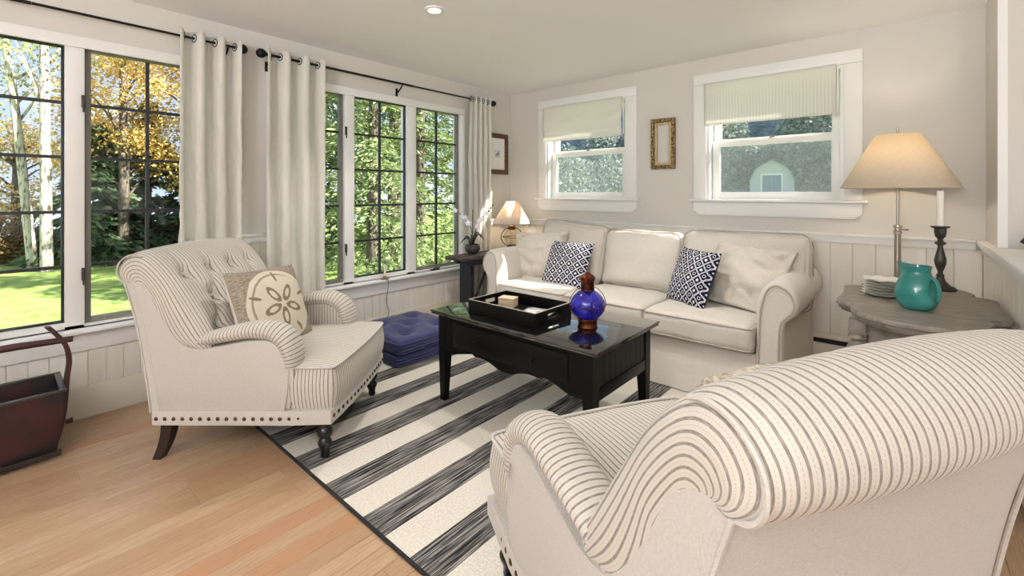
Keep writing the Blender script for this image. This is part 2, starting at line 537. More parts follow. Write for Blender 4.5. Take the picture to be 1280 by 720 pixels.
lampshade_small = shade_mat('small_lampshade', (244, 236, 222), (255, 226, 190), .30)
blind_plain = shade_mat('blind_cotton', (238, 236, 231), (246, 243, 236), .35)
blind_stripe = shade_mat('blind_striped_cotton', (238, 237, 231), (246, 244, 237), .35, 'stripe')

def glass_mat(name, tint=(255, 255, 255), refl=1.0):
    m = Mat(name)
    t = m.node('ShaderNodeBsdfTransparent'); t.inputs['Color'].default_value = lin(tint)
    g = m.node('ShaderNodeBsdfGlossy'); g.inputs['Roughness'].default_value = .02
    fr = m.node('ShaderNodeLayerWeight'); fr.inputs['Blend'].default_value = .5
    fc = X(m.nt, fr.outputs['Facing'])
    m.surface(m.mixsh((fc * fc * fc * fc * .55 + .03) * refl, t.outputs[0], g.outputs[0]))
    return m
pane_glass = glass_mat('window_glass', (252, 254, 253), .22)
def screen_mat():
    m = Mat('insect_screen')
    t = m.node('ShaderNodeBsdfTransparent'); d = m.node('ShaderNodeBsdfDiffuse'); d.inputs['Color'].default_value = lin((150, 154, 158))
    tr = m.node('ShaderNodeBsdfTranslucent'); tr.inputs['Color'].default_value = lin((170, 176, 184))
    m.surface(m.mixsh(.16, t.outputs[0], m.mixsh(.5, d.outputs[0], tr.outputs[0])))
    return m
screen = screen_mat()
blue_glass = Mat('cobalt_glass', (24, 22, 170), .06, spec=.7)
blue_glass.set('Transmission Weight', .55).set('IOR', 1.4).set('Coat Weight', .6)
blue_glass.col(blue_glass.mix(blue_glass.noise(blue_glass.coord(), 14, 2).ramp(.35, .7), (20, 16, 150), (52, 50, 214)))
clear_glass = glass_mat('clear_lamp_glass', (250, 244, 230), 1.6)
bulb_mat = Mat('lamp_bulb', (255, 240, 210))
bulb_mat.set('Emission Color', lin((255, 226, 178))).set('Emission Strength', 14.0)
spot_mat = Mat('downlight_lens', (255, 250, 240))
spot_mat.set('Emission Color', lin((255, 248, 238))).set('Emission Strength', 6.0)

def floor_mat():
    m = Mat('maple_floor', (196, 160, 124), .28, spec=.45)
    r = m.objrand()
    c0 = m.mix(r, (184, 157, 128), (162, 131, 101))
    g = m.noise(m.coord('Object', (40, 1.6, 1)), 3, 4, .6, .4)
    c1 = m.mix(g.ramp(.35, .72), c0, (158, 124, 93))
    fl = m.noise(m.coord('Object', (14, 5, 1)), 3, 2)
    c2 = m.mix(fl.ramp(.72, .80) * .5, c1, (140, 98, 66))
    m.col(m.mix((r - .82).ramp(0, .1) * .4, c2, (178, 124, 92)))
    m.set('Roughness', g.ramp(.2, .9) * .14 + .25)
    return m
maple = floor_mat()
def rug_mat():
    m = Mat('striped_flatweave', (200, 194, 182), .95, spec=.1)
    x, y, z = m.xyz(m.world())
    t = ((x - .705) / .2965).fract()
    st = m.noise(m.world((150, 3, 1)), 1, 3)
    st2 = m.noise(m.world((420, 8, 1)), 1, 2)
    dark = t.lt(.5)
    k = (st * .6 + st2 * .4)
    dk = m.mix(k.ramp(.44, .62), (34, 33, 35), (158, 153, 147))
    wv = ((x / .006).fract() - .5).abs() + ((y / .006).fract() - .5).abs()
    lt = m.mix(m.noise(m.world((120, 120, 1)), 1, 2).ramp(.3, .7), (216, 210, 198), (198, 191, 178))
    m.col(m.mix(dark, lt, dk)); m.bump(wv, .3, .002)
    return m
rug_m = rug_mat()
rug_edge = Mat('rug_binding_black', (26, 25, 26), .9)

def leafm(name, cs, trans=.35):
    m = Mat(name, cs[0], .6, spec=.25)
    r = m.island()
    c = m.mix(r.ramp(.0, .5), cs[0], cs[1])
    c = m.mix(r.ramp(.5, 1.0), c, cs[2]); m.col(c)
    tr = m.node('ShaderNodeBsdfTranslucent'); m.nt.links.new(c, tr.inputs['Color'])
    m.surface(m.mixsh(trans, m.b.outputs[0], tr.outputs[0]))
    return m
fir_m = leafm('fir_needles', ((88, 108, 72), (144, 160, 106), (196, 204, 152)))
fir_dark_m = leafm('dark_fir_needles', ((76, 96, 74), (108, 128, 96), (142, 156, 114)))
gold_m = leafm('golden_leaves', ((206, 170, 92), (232, 200, 116), (244, 222, 164)))
green_m = leafm('birch_leaves', ((150, 162, 100), (184, 188, 124), (210, 194, 120)))
rust_m = leafm('rust_bracken', ((142, 108, 80), (170, 140, 98), (128, 126, 90)))
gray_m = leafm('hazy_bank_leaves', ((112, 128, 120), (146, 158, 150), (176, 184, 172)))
birch_bark = Mat('birch_bark', (206, 200, 188), .8)
birch_bark.col(birch_bark.mix(birch_bark.noise(birch_bark.coord('Object', (6, 6, 1.5)), 4, 4).ramp(.45, .65), (214, 206, 192), (120, 112, 98)))
bark = Mat('gray_bark', (104, 92, 80), .9)
bark.col(bark.mix(bark.noise(bark.coord('Object', (10, 10, 2)), 4, 4).ramp(.35, .65), (126, 114, 100), (72, 62, 54)))
lawn_m = Mat('lawn_grass', (128, 168, 70), .95, spec=.05)
_l = lawn_m.noise(lawn_m.world(), 3.5, 6, .7); _l2 = lawn_m.noise(lawn_m.world(), 9, 3)
lawn_m.col(lawn_m.mix(_l2.ramp(.62, .68) * .7, lawn_m.mix(_l.ramp(.3, .7), (128, 152, 78), (172, 194, 112)), (206, 178, 120)))
hill_m = Mat('gravel_bank', (150, 150, 138), .95, spec=.05)
hill_m.col(hill_m.mix(hill_m.noise(hill_m.world(), 1.6, 6, .7).ramp(.35, .65), (118, 122, 104), (172, 170, 156)))
water_m = Mat('lake_water', (168, 190, 214), .12)
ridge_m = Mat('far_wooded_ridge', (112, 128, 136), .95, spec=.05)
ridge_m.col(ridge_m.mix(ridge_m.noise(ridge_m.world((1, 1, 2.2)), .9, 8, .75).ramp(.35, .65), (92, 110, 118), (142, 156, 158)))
shed_m = Mat('shed_clapboard', (176, 184, 188), .8)
shed_roof = Mat('shed_shingles', (128, 136, 146), .85)
shed_door = Mat('shed_door_blue', (96, 122, 144), .7)

# ================================================================== THE ROOM
H = 2.386                                 # wall height
RX, RY = 7.4, -7.0                        # far ends of the open plan
def struct(o, label=None): return tag(o, label, kind='structure')

# --- floor: slab with individual maple boards
floor = struct(boxo('floor', (-.12, RY, -.12), (RX, .12, -.006), maple), 'light maple strip floor')
pw = .0826
pmesh = {}
def plank_mesh(L):
    key = round(L, 2)
    if key not in pmesh:
        bm = bmesh.new(); box(bm, (.0006, .0006, -.006), (pw - .0006, L - .0006, 0), .0007, 1)
        me = bpy.data.meshes.new('plank'); bm.to_mesh(me); bm.free(); me.materials.append(maple.m); pmesh[key] = me
    return pmesh[key]
lens = [.9, 1.2, 1.5, 1.8]
for i in range(int(3.83 / pw)):
    y = -4.6 - random.choice([0, .3, .6])
    while y < -.02:
        L = random.choice(lens)
        if y + L > -.02: L = round(-.01 - y, 2)
        if L < .05: break
        if y + L > -4.3:
            o = link('plank', plank_mesh(L), None, floor); o.location = (i * pw + .002, y, random.uniform(-.0004, .0003))
        y += L

# --- ceiling: two slightly pitched planes that meet in a crease from the corner
bm = bmesh.new()
e = (3.1, -4.2, H + .15)
tp = [(-.12, .12, H), (RX, .12, H), (RX, RY, H + .3), (-.12, RY, H)]
c0 = bm.verts.new((-.02, .02, H)); a = bm.verts.new((RX, .02, H)); b = bm.verts.new((RX, RY, H + .25)); d = bm.verts.new((-.02, RY, H))
k = bm.verts.new(e)
for f in ((c0, a, k), (a, b, k), (b, d, k), (d, c0, k)): bm.faces.new(f)
r = bmesh.ops.extrude_face_region(bm, geom=bm.faces[:])
for v in [g for g in r['geom'] if isinstance(g, bmesh.types.BMVert)]: v.co.z += .12
ceiling = struct(finish(bm, 'ceiling', ceil_paint, smooth=False), 'plain off-white ceiling with a faint crease from the corner')

# --- walls
W1 = (-4.92, -2.985)      # left window bank opening in y
W2 = (-2.634, -.765)      # right window bank opening in y
SZ, HZ = .50, 2.075       # sill and head of the banks
wl = struct(boxes('wall_left', [((-.12, RY, 0), (0, .12, SZ)), ((-.12, RY, HZ), (0, .12, H + .1)),
        ((-.12, RY, SZ), (0, W1[0], HZ)), ((-.12, W1[1], SZ), (0, W2[0], HZ)), ((-.12, W2[1], SZ), (0, .12, HZ))], wall_paint), 'beige wall with the two tall window banks')
A3 = (.525, 1.468); A4 = (2.2, 3.135); BZ0, BZ1 = 1.19, 2.16
wb = struct(boxes('wall_back', [((0, 0, 0), (RX, .17, BZ0)), ((0, 0, BZ1), (RX, .17, H + .1)), ((0, 0, BZ0), (A3[0], .17, BZ1)),
        ((A3[1], 0, BZ0), (A4[0], .17, BZ1)), ((A4[1], 0, BZ0), (RX, .17, BZ1))], wall_paint), 'beige wall behind the sofa with two small windows')
HX = 3.83                 # room face of the half wall
wr = struct(boxo('wall_return', (HX, -.5, 0), (RX, -.002, H + .05), wall_paint), 'beige wall return beside the half wall')
boxes('corner_bead', [((HX - .006, -.512, .967), (HX + .03, -.5, H + .06))], trim_white, wr)
wd = struct(boxo('wall_divider', (HX, -2.3, 0), (HX + .22, -.513, .925), trim_white), 'white panelled half wall on the right')
boxo('ledge_cap', (HX - .045, -2.34, .926), (HX + .30, -.513, .965), trim_white, wd, .006)
boxo('ledge_moulding', (HX - .022, -2.32, .885), (HX - .001, -.02, .925), trim_white, wd, .004)
boxo('ledge_rail', (HX - .045, -.512, .926), (HX - .001, -.02, .965), trim_white, wd, .006)
struct(boxo('wall_right', (RX, RY, 0), (RX + .12, .12, H + .3), wall_paint))
struct(boxo('wall_rear', (-.12, RY - .12, 0), (RX + .12, RY, H + .3), wall_paint))

# --- tongue-and-groove boards, one mesh per height, one object per board
def board_mesh(w, h, t=.012):
    bm = bmesh.new()
    prism(bm, [(.0004, 0), (.0004, t * .68), (.0035, t), (w - .0035, t), (w - .0004, t * .68), (w - .0004, 0)], 0, h, 'z')
    bmesh.ops.recalc_face_normals(bm, faces=bm.faces)
    me = bpy.data.meshes.new('board'); bm.to_mesh(me); bm.free(); me.materials.append(bead_white.m); return me
def boards(parent, start, end, z0, z1, w, place):
    n = max(1, round((end - start) / w)); w = (end - start) / n
    me = board_mesh(w, z1 - z0)
    for i in range(n):
        o = link('board', me, None, parent); place(o, start + i * w, w, z0)
def left_board(o, s, w, z0): o.location = (0, s + w, z0); o.rotation_euler = (0, 0, -PI / 2)
def back_board(o, s, w, z0): o.location = (s + w, 0, z0); o.rotation_euler = (0, 0, PI)
def half_board(o, s, w, z0): o.location = (HX, s, z0); o.rotation_euler = (0, 0, PI / 2)
boards(wl, -4.9, W1[1], .176, .372, .078, left_board)
boards(wl, W1[1] + .002, W2[0] - .002, .176, .90, .073, left_board)
boards(wl, W2[0], W2[1], .176, .372, .074, left_board)
boards(wl, W2[1] + .002, -.014, .176, .90, .073, left_board)
boards(wb, .014, 3.816, .19, .90, .127, back_board)
boards(wd, -2.3, -.014, .10, .885, .127, half_board)
# --- baseboards, rails
struct(boxo('baseboard_left', (.0005, -6.9, 0), (.02, -.02, .176), base_paint, None, .003), 'tall cream baseboard under the window banks')
struct(boxo('baseboard_back', (.02, -.02, 0), (HX, -.0005, .19), base_paint, None, .003), 'cream baseboard behind the sofa')
struct(boxo('baseboard_right', (HX - .016, -2.3, 0), (HX - .0005, -.02, .10), base_paint, None, .003), 'cream baseboard of the half wall')
struct(boxes('trim_1', [((.02, -.022, .90), (HX - .045, -.0005, .948)), ((.0005, -.034, .948), (HX - .045, -.0005, .966))], trim_white, None, .003), 'white chair rail along the back wall')
struct(boxes('trim_2', [((.0005, W2[1] + .09, .90), (.022, -.03, .948)), ((.0005, W2[1] + .09, .948), (.034, -.036, .966))], trim_white, None, .003), 'short white chair rail in the corner')
struct(boxes('trim_3', [((.0005, W1[1] + .03, .90), (.022, W2[0] - .03, .948)), ((.0005, W1[1] + .03, .948), (.034, W2[0] - .03, .966))], trim_white, None, .003), 'white chair rail between the window banks')

# --- window banks in the left wall
GX = -.05                                  # glass plane
ROWS = [.548, .843, 1.146, 1.449, 1.75, 2.052]
def lite(win, y0, y1, casement):
    """one sash with a 2 x 5 grid of panes between y0 and y1 (glass edges)"""
    fr = .030 if casement else .012
    m = pewter if casement else muntin_dark
    z0, z1 = ROWS[0], ROWS[-1]
    d0, d1 = GX - .016, GX + (.022 if casement else .010)
    sash = boxes('sash', [((d0, y0 - fr, z0 - fr), (d1, y0, z1 + fr)), ((d0, y1, z0 - fr), (d1, y1 + fr, z1 + fr)),
                          ((d0, y0, z0 - fr), (d1, y1, z0)), ((d0, y0, z1), (d1, y1, z1 + fr))], m, win, .002)
    if casement: sash['label'] = 'gray casement sash'
    ym = (y0 + y1) / 2; mw = .0085
    boxo('muntin', (GX - .010, ym - mw, z0), (GX + .010, ym + mw, z1), muntin_dark, sash)
    for z in ROWS[1:-1]: boxo('muntin', (GX - .009, y0, z - mw), (GX + .009, y1, z + mw), muntin_dark, sash)
    for a_, b_ in ((y0, ym), (ym, y1)):
        for za, zb in zip(ROWS, ROWS[1:]):
            boxo('pane', (GX - .002, a_ + .002, za + .002), (GX + .002, b_ - .002, zb - .002), pane_glass, sash)
def bank(name, y0, y1, lites, label):
    win = struct(empty(name, (0, 0, 0)), label)
    # frame members between and around the lites
    ed = sorted([(a - (.030 if c else .012), b + (.030 if c else .012)) for a, b, c in lites])
    zt, zb = ROWS[-1] + .022, ROWS[0] - .030
    cuts = [y0] + [q for p in ed for q in p] + [y1]
    for i in range(0, len(cuts), 2):
        boxo('mullion', (-.115, cuts[i], zb), (.004, cuts[i + 1], HZ), trim_white, win, .002)
    for a_, b_, c in lites:
        f = .030 if c else .012
        boxes('stop', [((-.11, a_ - f, ROWS[-1] + f), (-.012, b_ + f, HZ)), ((-.11, a_ - f, SZ + .004), (-.012, b_ + f, ROWS[0] - f))], trim_white, win)
        lite(win, a_, b_, c)
    boxo('head_casing', (.0005, y0 - .03, HZ - .02), (.018, y1 + .03, 2.118), trim_white, win, .003)
    boxo('side_casing', (.0005, y0 - .03, SZ), (.016, y0 + .012, HZ - .022), trim_white, win, .003)
    boxo('side_casing', (.0005, y1 - .012, SZ), (.016, y1 + .03, HZ - .022), trim_white, win, .003)
    boxo('stool', (-.11, y0 - .04, SZ - .022), (.062, y1 + .04, SZ), trim_white, win, .006)
    boxo('apron', (.0005, y0 - .03, .375), (.022, y1 + .03, SZ - .023), trim_white, win, .003)
    return win
w1 = bank('window_1', W1[0], W1[1], [(-4.84, -4.33, True), (-4.212, -3.702, False), (-3.582, -3.07, True)], 'left bank of tall multi-pane windows with dark muntins')
w2 = bank('window_2', W2[0], W2[1], [(-2.60, -2.088, True), (-1.962, -1.444, False), (-1.315, -.812, True)], 'right bank of tall multi-pane windows with dark muntins')
for win, y in ((w1, -3.618), (w2, -2.052)):
    for z in (.80, 1.76):
        boxes('latch', [((.0045, y - .008, z - .035), (.018, y + .008, z + .035)), ((.012, y - .004, z - .06), (.022, y + .004, z - .02))], pewter_dark, win, .002)
for win, y in ((w2, -1.12), (w1, -3.14)):
    bm = bmesh.new(); box(bm, (-.012, y - .05, SZ + .001), (.022, y + .05, SZ + .013), .004)
    tube(bm, [(.004, y - .02, SZ + .013), (.008, y, SZ + .022), (.010, y + .045, SZ + .020), (.010, y + .06, SZ + .026)], .005, 8)
    finish(bm, 'crank', pewter_dark, win)

# --- double-hung windows in the back wall
def double_hung(name, x0, x1, label):
    win = struct(empty(name), label)
    cw = .105; yo = -.018
    for a_, b_ in ((x0 - cw, x0), (x1, x1 + cw)): boxo('side_casing', (a_, yo, BZ0 + .012), (b_, -.0005, BZ1), trim_white, win, .003)
    boxo('head_casing', (x0 - cw, yo - .002, BZ1 + .001), (x1 + cw, -.0005, BZ1 + .09), trim_white, win, .003)
    boxo('stool', (x0 - cw - .03, -.05, BZ0 - .012), (x1 + cw + .03, .055, BZ0 + .010), trim_white, win, .006)
    ap = [(x0 - cw, BZ0 - .013), (x0 - cw, BZ0 - .085), (x0 - cw + .045, BZ0 - .122), (x1 + cw - .045, BZ0 - .122), (x1 + cw, BZ0 - .085), (x1 + cw, BZ0 - .013)]
    prismo('apron', ap, -.02, -.0005, trim_white, win, 'y', .002)
    boxes('jamb', [((x0, .001, BZ0 + .011), (x0 + .022, .168, BZ1)), ((x1 - .022, .001, BZ0 + .011), (x1, .168, BZ1)),
                   ((x0 + .022, .001, BZ1 - .022), (x1 - .022, .168, BZ1)), ((x0, .056, BZ0 - .01), (x1, .168, BZ0 + .011))], trim_white, win)
    def sash(y, z0, z1, st, lab):
        a_, b_ = x0 + .024, x1 - .024
        s = boxes('sash', [((a_, y - .017, z0), (a_ + st, y + .017, z1)), ((b_ - st, y - .017, z0), (b_, y + .017, z1)),
                           ((a_ + st, y - .017, z0), (b_ - st, y + .017, z0 + st)), ((a_ + st, y - .017, z1 - .045), (b_ - st, y + .017, z1))], trim_white, win, .003)
        boxo('pane', (a_ + st + .001, y - .002, z0 + st + .001), (b_ - st - .001, y + .002, z1 - .046), pane_glass, s)
        s['label'] = lab
    sash(.085, BZ0 + .012, 1.685, .058, 'lower sash')
    sash(.127, 1.645, BZ1 - .024, .058, 'upper sash')
    boxo('insect_screen', (x0 + .03, .1525, BZ0 + .015), (x1 - .03, .1535, 1.70), screen, win)
    bm = bmesh.new(); c = ((x0 + x1) / 2, .085, 1.685)
    box(bm, (c[0] - .02, .074, 1.686), (c[0] + .02, .098, 1.694), .002); tube(bm, [(c[0] - .012, .086, 1.698), (c[0] + .025, .076, 1.70)], .005, 6)
    finish(bm, 'sash_lock', brushed, win)
double_hung('window_3', *A3, 'left small double-hung window above the sofa')
double_hung('window_4', *A4, 'right small double-hung window above the sofa')

# --- baseboard heater along the back wall
ht = empty('baseboard_heater', (0, 0, 0)); tag(ht, 'long beige baseboard heater with a dark slot on the back wall', 'heater')
X0, X1 = .7, 3.76
prismo('housing', [(-.021, .012), (-.075, .012), (-.075, .172), (-.07, .182), (-.021, .182)], X0, X1, heater_paint, ht, 'x', .002)
prismo('damper', [(-.0215, .1825), (-.055, .1825), (-.055, .215), (-.0215, .215)], X0 + .01, X1 - .01, slot_black, ht, 'x')
prismo('hood', [(-.0215, .2155), (-.062, .2155), (-.075, .222), (-.070, .232), (-.0215, .242)], X0, X1, heater_paint, ht, 'x', .002)
boxo('end_cap', (X1 + .001, -.08, .005), (X1 + .035, -.021, .245), heater_paint, ht, .004)

# --- ceiling downlight
dl = empty('ceiling_downlight', (1.153, -2.067, H + .0564)); tag(dl, 'small round recessed ceiling downlight, lit', 'ceiling light')
bm = bmesh.new(); lathe(bm, [(.062, .004), (.064, -.004), (.058, -.009), (.044, -.010), (.040, -.002), (.039, .003)], 40, cap=False)
finish(bm, 'trim_ring', trim_white, dl)
latheo('lens', [(.038, .002), (.036, -.004), (.02, -.006), (.0001, -.007)], spot_mat, dl, 32)
lamp('SPOT', 'downlight_lamp', (1.153, -2.067, H + .02), 70, (1, .95, .88), (0, 0, -1), spot_size=2.0, spot_blend=.7, shadow_soft_size=.04)

lamp('SPOT', 'added_down_fill', (2.15, -1.5, H + .03), 75, (1, .96, .91), (0, 0, -1), spot_size=1.65, spot_blend=.7, shadow_soft_size=.05)  # unseen spot added to brighten sofa and table, no fixture

# ================================================================== CURTAINS AND RODS
CX_ = .088
def rod(label, y0, y1, brackets, fin0=True, fin1=True):
    z = 2.222
    r_ = empty('curtain_rod', (CX_, (y0 + y1) / 2, z)); tag(r_, label, 'curtain rod')
    L = (y1 - y0) / 2
    tubeo('pole', [(0, -L, 0), (0, L * .1, 0)], .0095, black_metal, r_, 12)
    tubeo('pole', [(0, L * .1 + .001, 0), (0, L, 0)], .0075, black_metal, r_, 12)
    fp = [(.0001, 0), (.012, .002), (.014, .010), (.009, .015), (.018, .022), (.030, .038), (.033, .052), (.029, .068), (.016, .080), (.0001, .084)]
    for s, on in ((-1, fin0), (1, fin1)):
        if on:
            o = latheo('finial', fp, black_metal, r_, 20); o.location = (0, s * L, 0); o.rotation_euler = (-s * PI / 2, 0, 0)
    for b in brackets:
        yb = b - (y0 + y1) / 2
        bm = bmesh.new(); tube(bm, [(-CX_ + .008, yb, -.07), (-CX_ + .03, yb, -.062), (-.012, yb, -.03), (0, yb, -.014)], .006, 8)
        box(bm, (-CX_ + .0005, yb - .011, -.10), (-CX_ + .008, yb + .011, -.03), .002)
        tube(bm, [(0, yb, -.012), (.012, yb, -.006), (.014, yb, .004)], .004, 6)
        finish(bm, 'bracket', black_metal, r_)
    return r_
rod('long black curtain rod over the left window bank', -4.95, -2.895, (-2.93, -4.7), False, True)
rod('long black curtain rod over the right window bank', -2.675, -.435, (-2.66, -1.56, -.47))

def curtain_panel(label, y0, y1, folds, seed, flare=.0, amp=.045, ztop=2.262):
    yc = (y0 + y1) / 2
    root = empty('curtain', (CX_, yc, 0)); tag(root, label, 'curtain', 'cream grommet curtains')
    nu, nv = folds * 16 + 1, 46
    hw = (y1 - y0) / 2
    rr = random.Random(seed)
    wob = [rr.uniform(-.35, .35) for _ in range(folds + 2)]
    P = []; UV = []
    for i in range(nu):
        t = i / (nu - 1); ph = t * folds
        col_ = []; uvc = []
        for j in range(nv):
            s = j / (nv - 1); z = ztop - s * (ztop - .025)
            k = int(ph); w = wob[k] * (1 - (ph - k)) + wob[k + 1] * (ph - k)
            sft = w * min(1, s * 1.6) * .9
            a = amp * (1 - .25 * s + .12 * math.sin(3 * s + seed))
            c = math.cos(2 * PI * ph + sft)
            x = a * math.copysign(abs(c) ** .6, c)
            y = (-hw + 2 * hw * t) * (1 + flare * s) + .012 * math.sin(4 * PI * ph + sft) * s
            n1 = nz((y * 1.0 + seed, z * .6, seed), 5) * .014 * min(1, s * 4)
            n2 = nz((y * 2.0, z * 3.2 + ph, seed), 7) * .007 * min(1, s * 3)
            col_.append((max(x + n1 + n2, -CX_ + .026 if z > .52 else -CX_ + .075), y + n2, z)); uvc.append((t, s))
        P.append(col_); UV.append(uvc)
    bm = bmesh.new(); grid(bm, P, uv=UV)
    o = finish(bm, 'fabric', curtain, root, angle=180)
    sm = o.modifiers.new('thick', 'SOLIDIFY'); sm.thickness = .0022
    for q in range(2 * folds):
        t = (q + .5) / (2 * folds)
        # grommet ring where the pole passes through the cloth
        pts = [(.024 * math.cos(2 * PI * g / 20), 0, .024 * math.sin(2 * PI * g / 20)) for g in range(20)]
        g = tubeo('grommet', pts, .0045, black_metal, root, 6, True)
        g.location = (0, -hw + 2 * hw * t, 2.222); g.rotation_euler = (0, 0, .25 if q % 2 else -.25)
    return root
curtain_panel('leftmost cream curtain panel, right of the lakeside window', -3.20, -2.86, 3, 3, .03)
curtain_panel('middle cream curtain panel, left end of the right-hand rod', -2.70, -2.29, 3, 8, .02)
curtain_panel('rightmost cream curtain panel near the corner, beside the orchid', -.735, -.455, 4, 5, .12, .04)

# ================================================================== BLINDS
def blind(label, x0, x1, z0, z1, m, seed, wr):
    root = empty('window_blind', ((x0 + x1) / 2, -.028, z1)); tag(root, label, 'window blind')
    hw, h = (x1 - x0) / 2, z1 - z0
    P = []
    for i in range(41):
        row = []
        for j in range(25):
            x = -hw + 2 * hw * i / 40; s = j / 24; z = -s * h
            y = wr * (nz((x * 2, 0, z * 2.6), 3.5, seed) * 1.0 + nz((x * 1.2, 0, z * 5), 5, seed + 2) * .5) * min(1, 3 * s + .2)
            row.append((x, -.012 - .006 * math.sin(PI * s) + y, z + .012 * (s > .9) * 0 ))
        P.append(row)
    bm = bmesh.new(); grid(bm, P)
    o = finish(bm, 'fabric', m, root, angle=180); sm = o.modifiers.new('thick', 'SOLIDIFY'); sm.thickness = .003
    boxo('head_batten', (-hw + .004, -.006, -.03), (hw - .004, .009, .0), trim_white, root, .002)
    tubeo('hem_bar', [(-hw, -.014, -h), (hw, -.014, -h)], .006, m, root, 8)
    boxo('side_guide', (hw + .004, -.004, -h * .98), (hw + .013, .006, -.01), trim_white, root, .002)
blind('wrinkled cream fabric blind half down over the left small window', .505, 1.437, 1.803, 2.17, blind_plain, 3, .016)
blind('fine-striped cream fabric blind half down over the right small window', 2.19, 3.092, 1.815, 2.165, blind_stripe, 9, .007)

# ================================================================== PICTURES
def frame_ring(bm, w, h, bw, y0, y1, bev=.004):
    for lo, hi in (((-w / 2, y0, -h / 2), (-w / 2 + bw, y1, h / 2)), ((w / 2 - bw, y0, -h / 2), (w / 2, y1, h / 2)),
                   ((-w / 2 + bw, y0, h / 2 - bw), (w / 2 - bw, y1, h / 2)), ((-w / 2 + bw, y0, -h / 2), (w / 2 - bw, y1, -h / 2 + bw))): box(bm, lo, hi, bev)
pf = empty('picture_frame', (1.828, -.002, 1.692)); tag(pf, 'narrow ornate gold picture frame, empty, between the small windows', 'picture frame')
bm = bmesh.new(); frame_ring(bm, .222, .452, .034, -.034, -.001, .007)
bmesh.ops.subdivide_edges(bm, edges=[e for e in bm.edges if e.calc_length() > .1], cuts=24, use_grid_fill=True)
for v in bm.verts:
    if v.co.y < -.01: v.co.y += .006 * math.sin(v.co.x * 260) * math.sin(v.co.z * 260)
finish(bm, 'moulding', gold_frame, pf)
bm = bmesh.new(); frame_ring(bm, .152, .382, .022, -.024, -.002, .003); finish(bm, 'liner', gold_inner, pf)
pf = empty('picture_frame', (.002, -.235, 1.690), PI / 2); tag(pf, 'brown wooden frame with white mat and a tiny print, partly behind the curtain', 'picture frame')
bm = bmesh.new(); frame_ring(bm, .34, .455, .052, -.024, -.001, .003); finish(bm, 'moulding', brown_frame, pf)
boxo('mat', (-.118, -.010, -.1755), (.118, -.002, .1755), mat_board, pf)
boxo('print', (-.035, -.0112, -.04), (.035, -.0102, .04), paper, pf)

# ================================================================== OUTSIDE
bm = bmesh.new()
P = []
for i in range(40):
    row = []
    for j in range(60):
        x = 12 - i * 30 / 39; y = -18 + j * 78 / 59
        z = -.5
        if y > 1.5: z += min(1, max(0, (y - 3) / 26)) ** 1.1 * 1.62
        if x < -2: z -= .0
        row.append((x, y, z + .03 * nz((x, y, 0), .5)))
    P.append(row)
grid(bm, P)
lawn = struct(finish(bm, 'ground', lawn_m, angle=180), 'sunlit green lawn scattered with fallen leaves, outside')
struct(boxo('lake', (-160, -90, -1.3), (-18.5, 60, -1.2), water_m), 'pale blue lake beyond the trees')

def quads(name, C, S, m, parent, U=None, asp=1.6):
    """N leaves: centres C, sizes S, random or given long axis U; each an own little quad"""
    N = len(C)
    R = rng.normal(size=(N, 3))
    if U is None: U = rng.normal(size=(N, 3))
    U = U / np.linalg.norm(U, axis=1, keepdims=True)
    Vv = np.cross(U, R); Vv /= np.linalg.norm(Vv, axis=1, keepdims=True) + 1e-9
    S = S[:, None]
    co = np.stack([C - U * S * asp, C + Vv * S * .6, C + U * S * asp, C - Vv * S * .6], 1).reshape(-1, 3)
    me = bpy.data.meshes.new(name)
    me.vertices.add(4 * N); me.vertices.foreach_set('co', co.astype(np.float32).ravel())
    me.loops.add(4 * N); me.loops.foreach_set('vertex_index', np.arange(4 * N, dtype=np.int32))
    me.polygons.add(N); me.polygons.foreach_set('loop_start', np.arange(0, 4 * N, 4, dtype=np.int32))
    me.polygons.foreach_set('loop_total', np.full(N, 4, np.int32)); me.update(calc_edges=True); me.validate()
    return tag(link(name, me, m, parent), kind='stuff')
def trunk(root, pts, r, m):
    P_ = smooth_path(pts, 5)
    n = len(P_)
    return tubeo('trunk', [tuple(p) for p in P_], [r * (1 - .75 * i / n) for i in range(n)], m, root, 10)
GZ = -.5
def conifer(label, x, y, h, rad, n, m, z0=GZ, size=.05):
    root = empty('conifer', (x, y, z0)); tag(root, label, 'tree', 'conifers outside')
    trunk(root, [(0, 0, -.1), (.05, 0, h * .4), (0, .05, h)], h * .016, bark)
    C, U = [], []
    nb = n // 150
    for b in range(nb):
        f = rng.random() ** .9; z = .25 + f * (h - .3)
        L = rad * (1 - f * .92) * rng.uniform(.7, 1.1); a = rng.random() * 2 * PI
        dx, dy = math.cos(a), math.sin(a)
        t = rng.random(150) ** .7
        side = rng.normal(0, .16, 150) * (.3 + t) * L
        zz = z + .10 * L * np.sin(t * PI * .8) - t ** 2 * L * .38 + rng.normal(0, .025, 150) - np.abs(side) * .25
        C.append(np.stack([dx * t * L - dy * side, dy * t * L + dx * side, zz], 1))
        U.append(np.stack([dx - dy * np.sign(side) * .9 + rng.normal(0, .2, 150), dy + dx * np.sign(side) * .9 + rng.normal(0, .2, 150), -.45 + rng.normal(0, .25, 150)], 1))
    C = np.concatenate(C); U = np.concatenate(U)
    quads('foliage', C, size * rng.uniform(.6, 1.3, len(C)), m, root, U, 1.9)
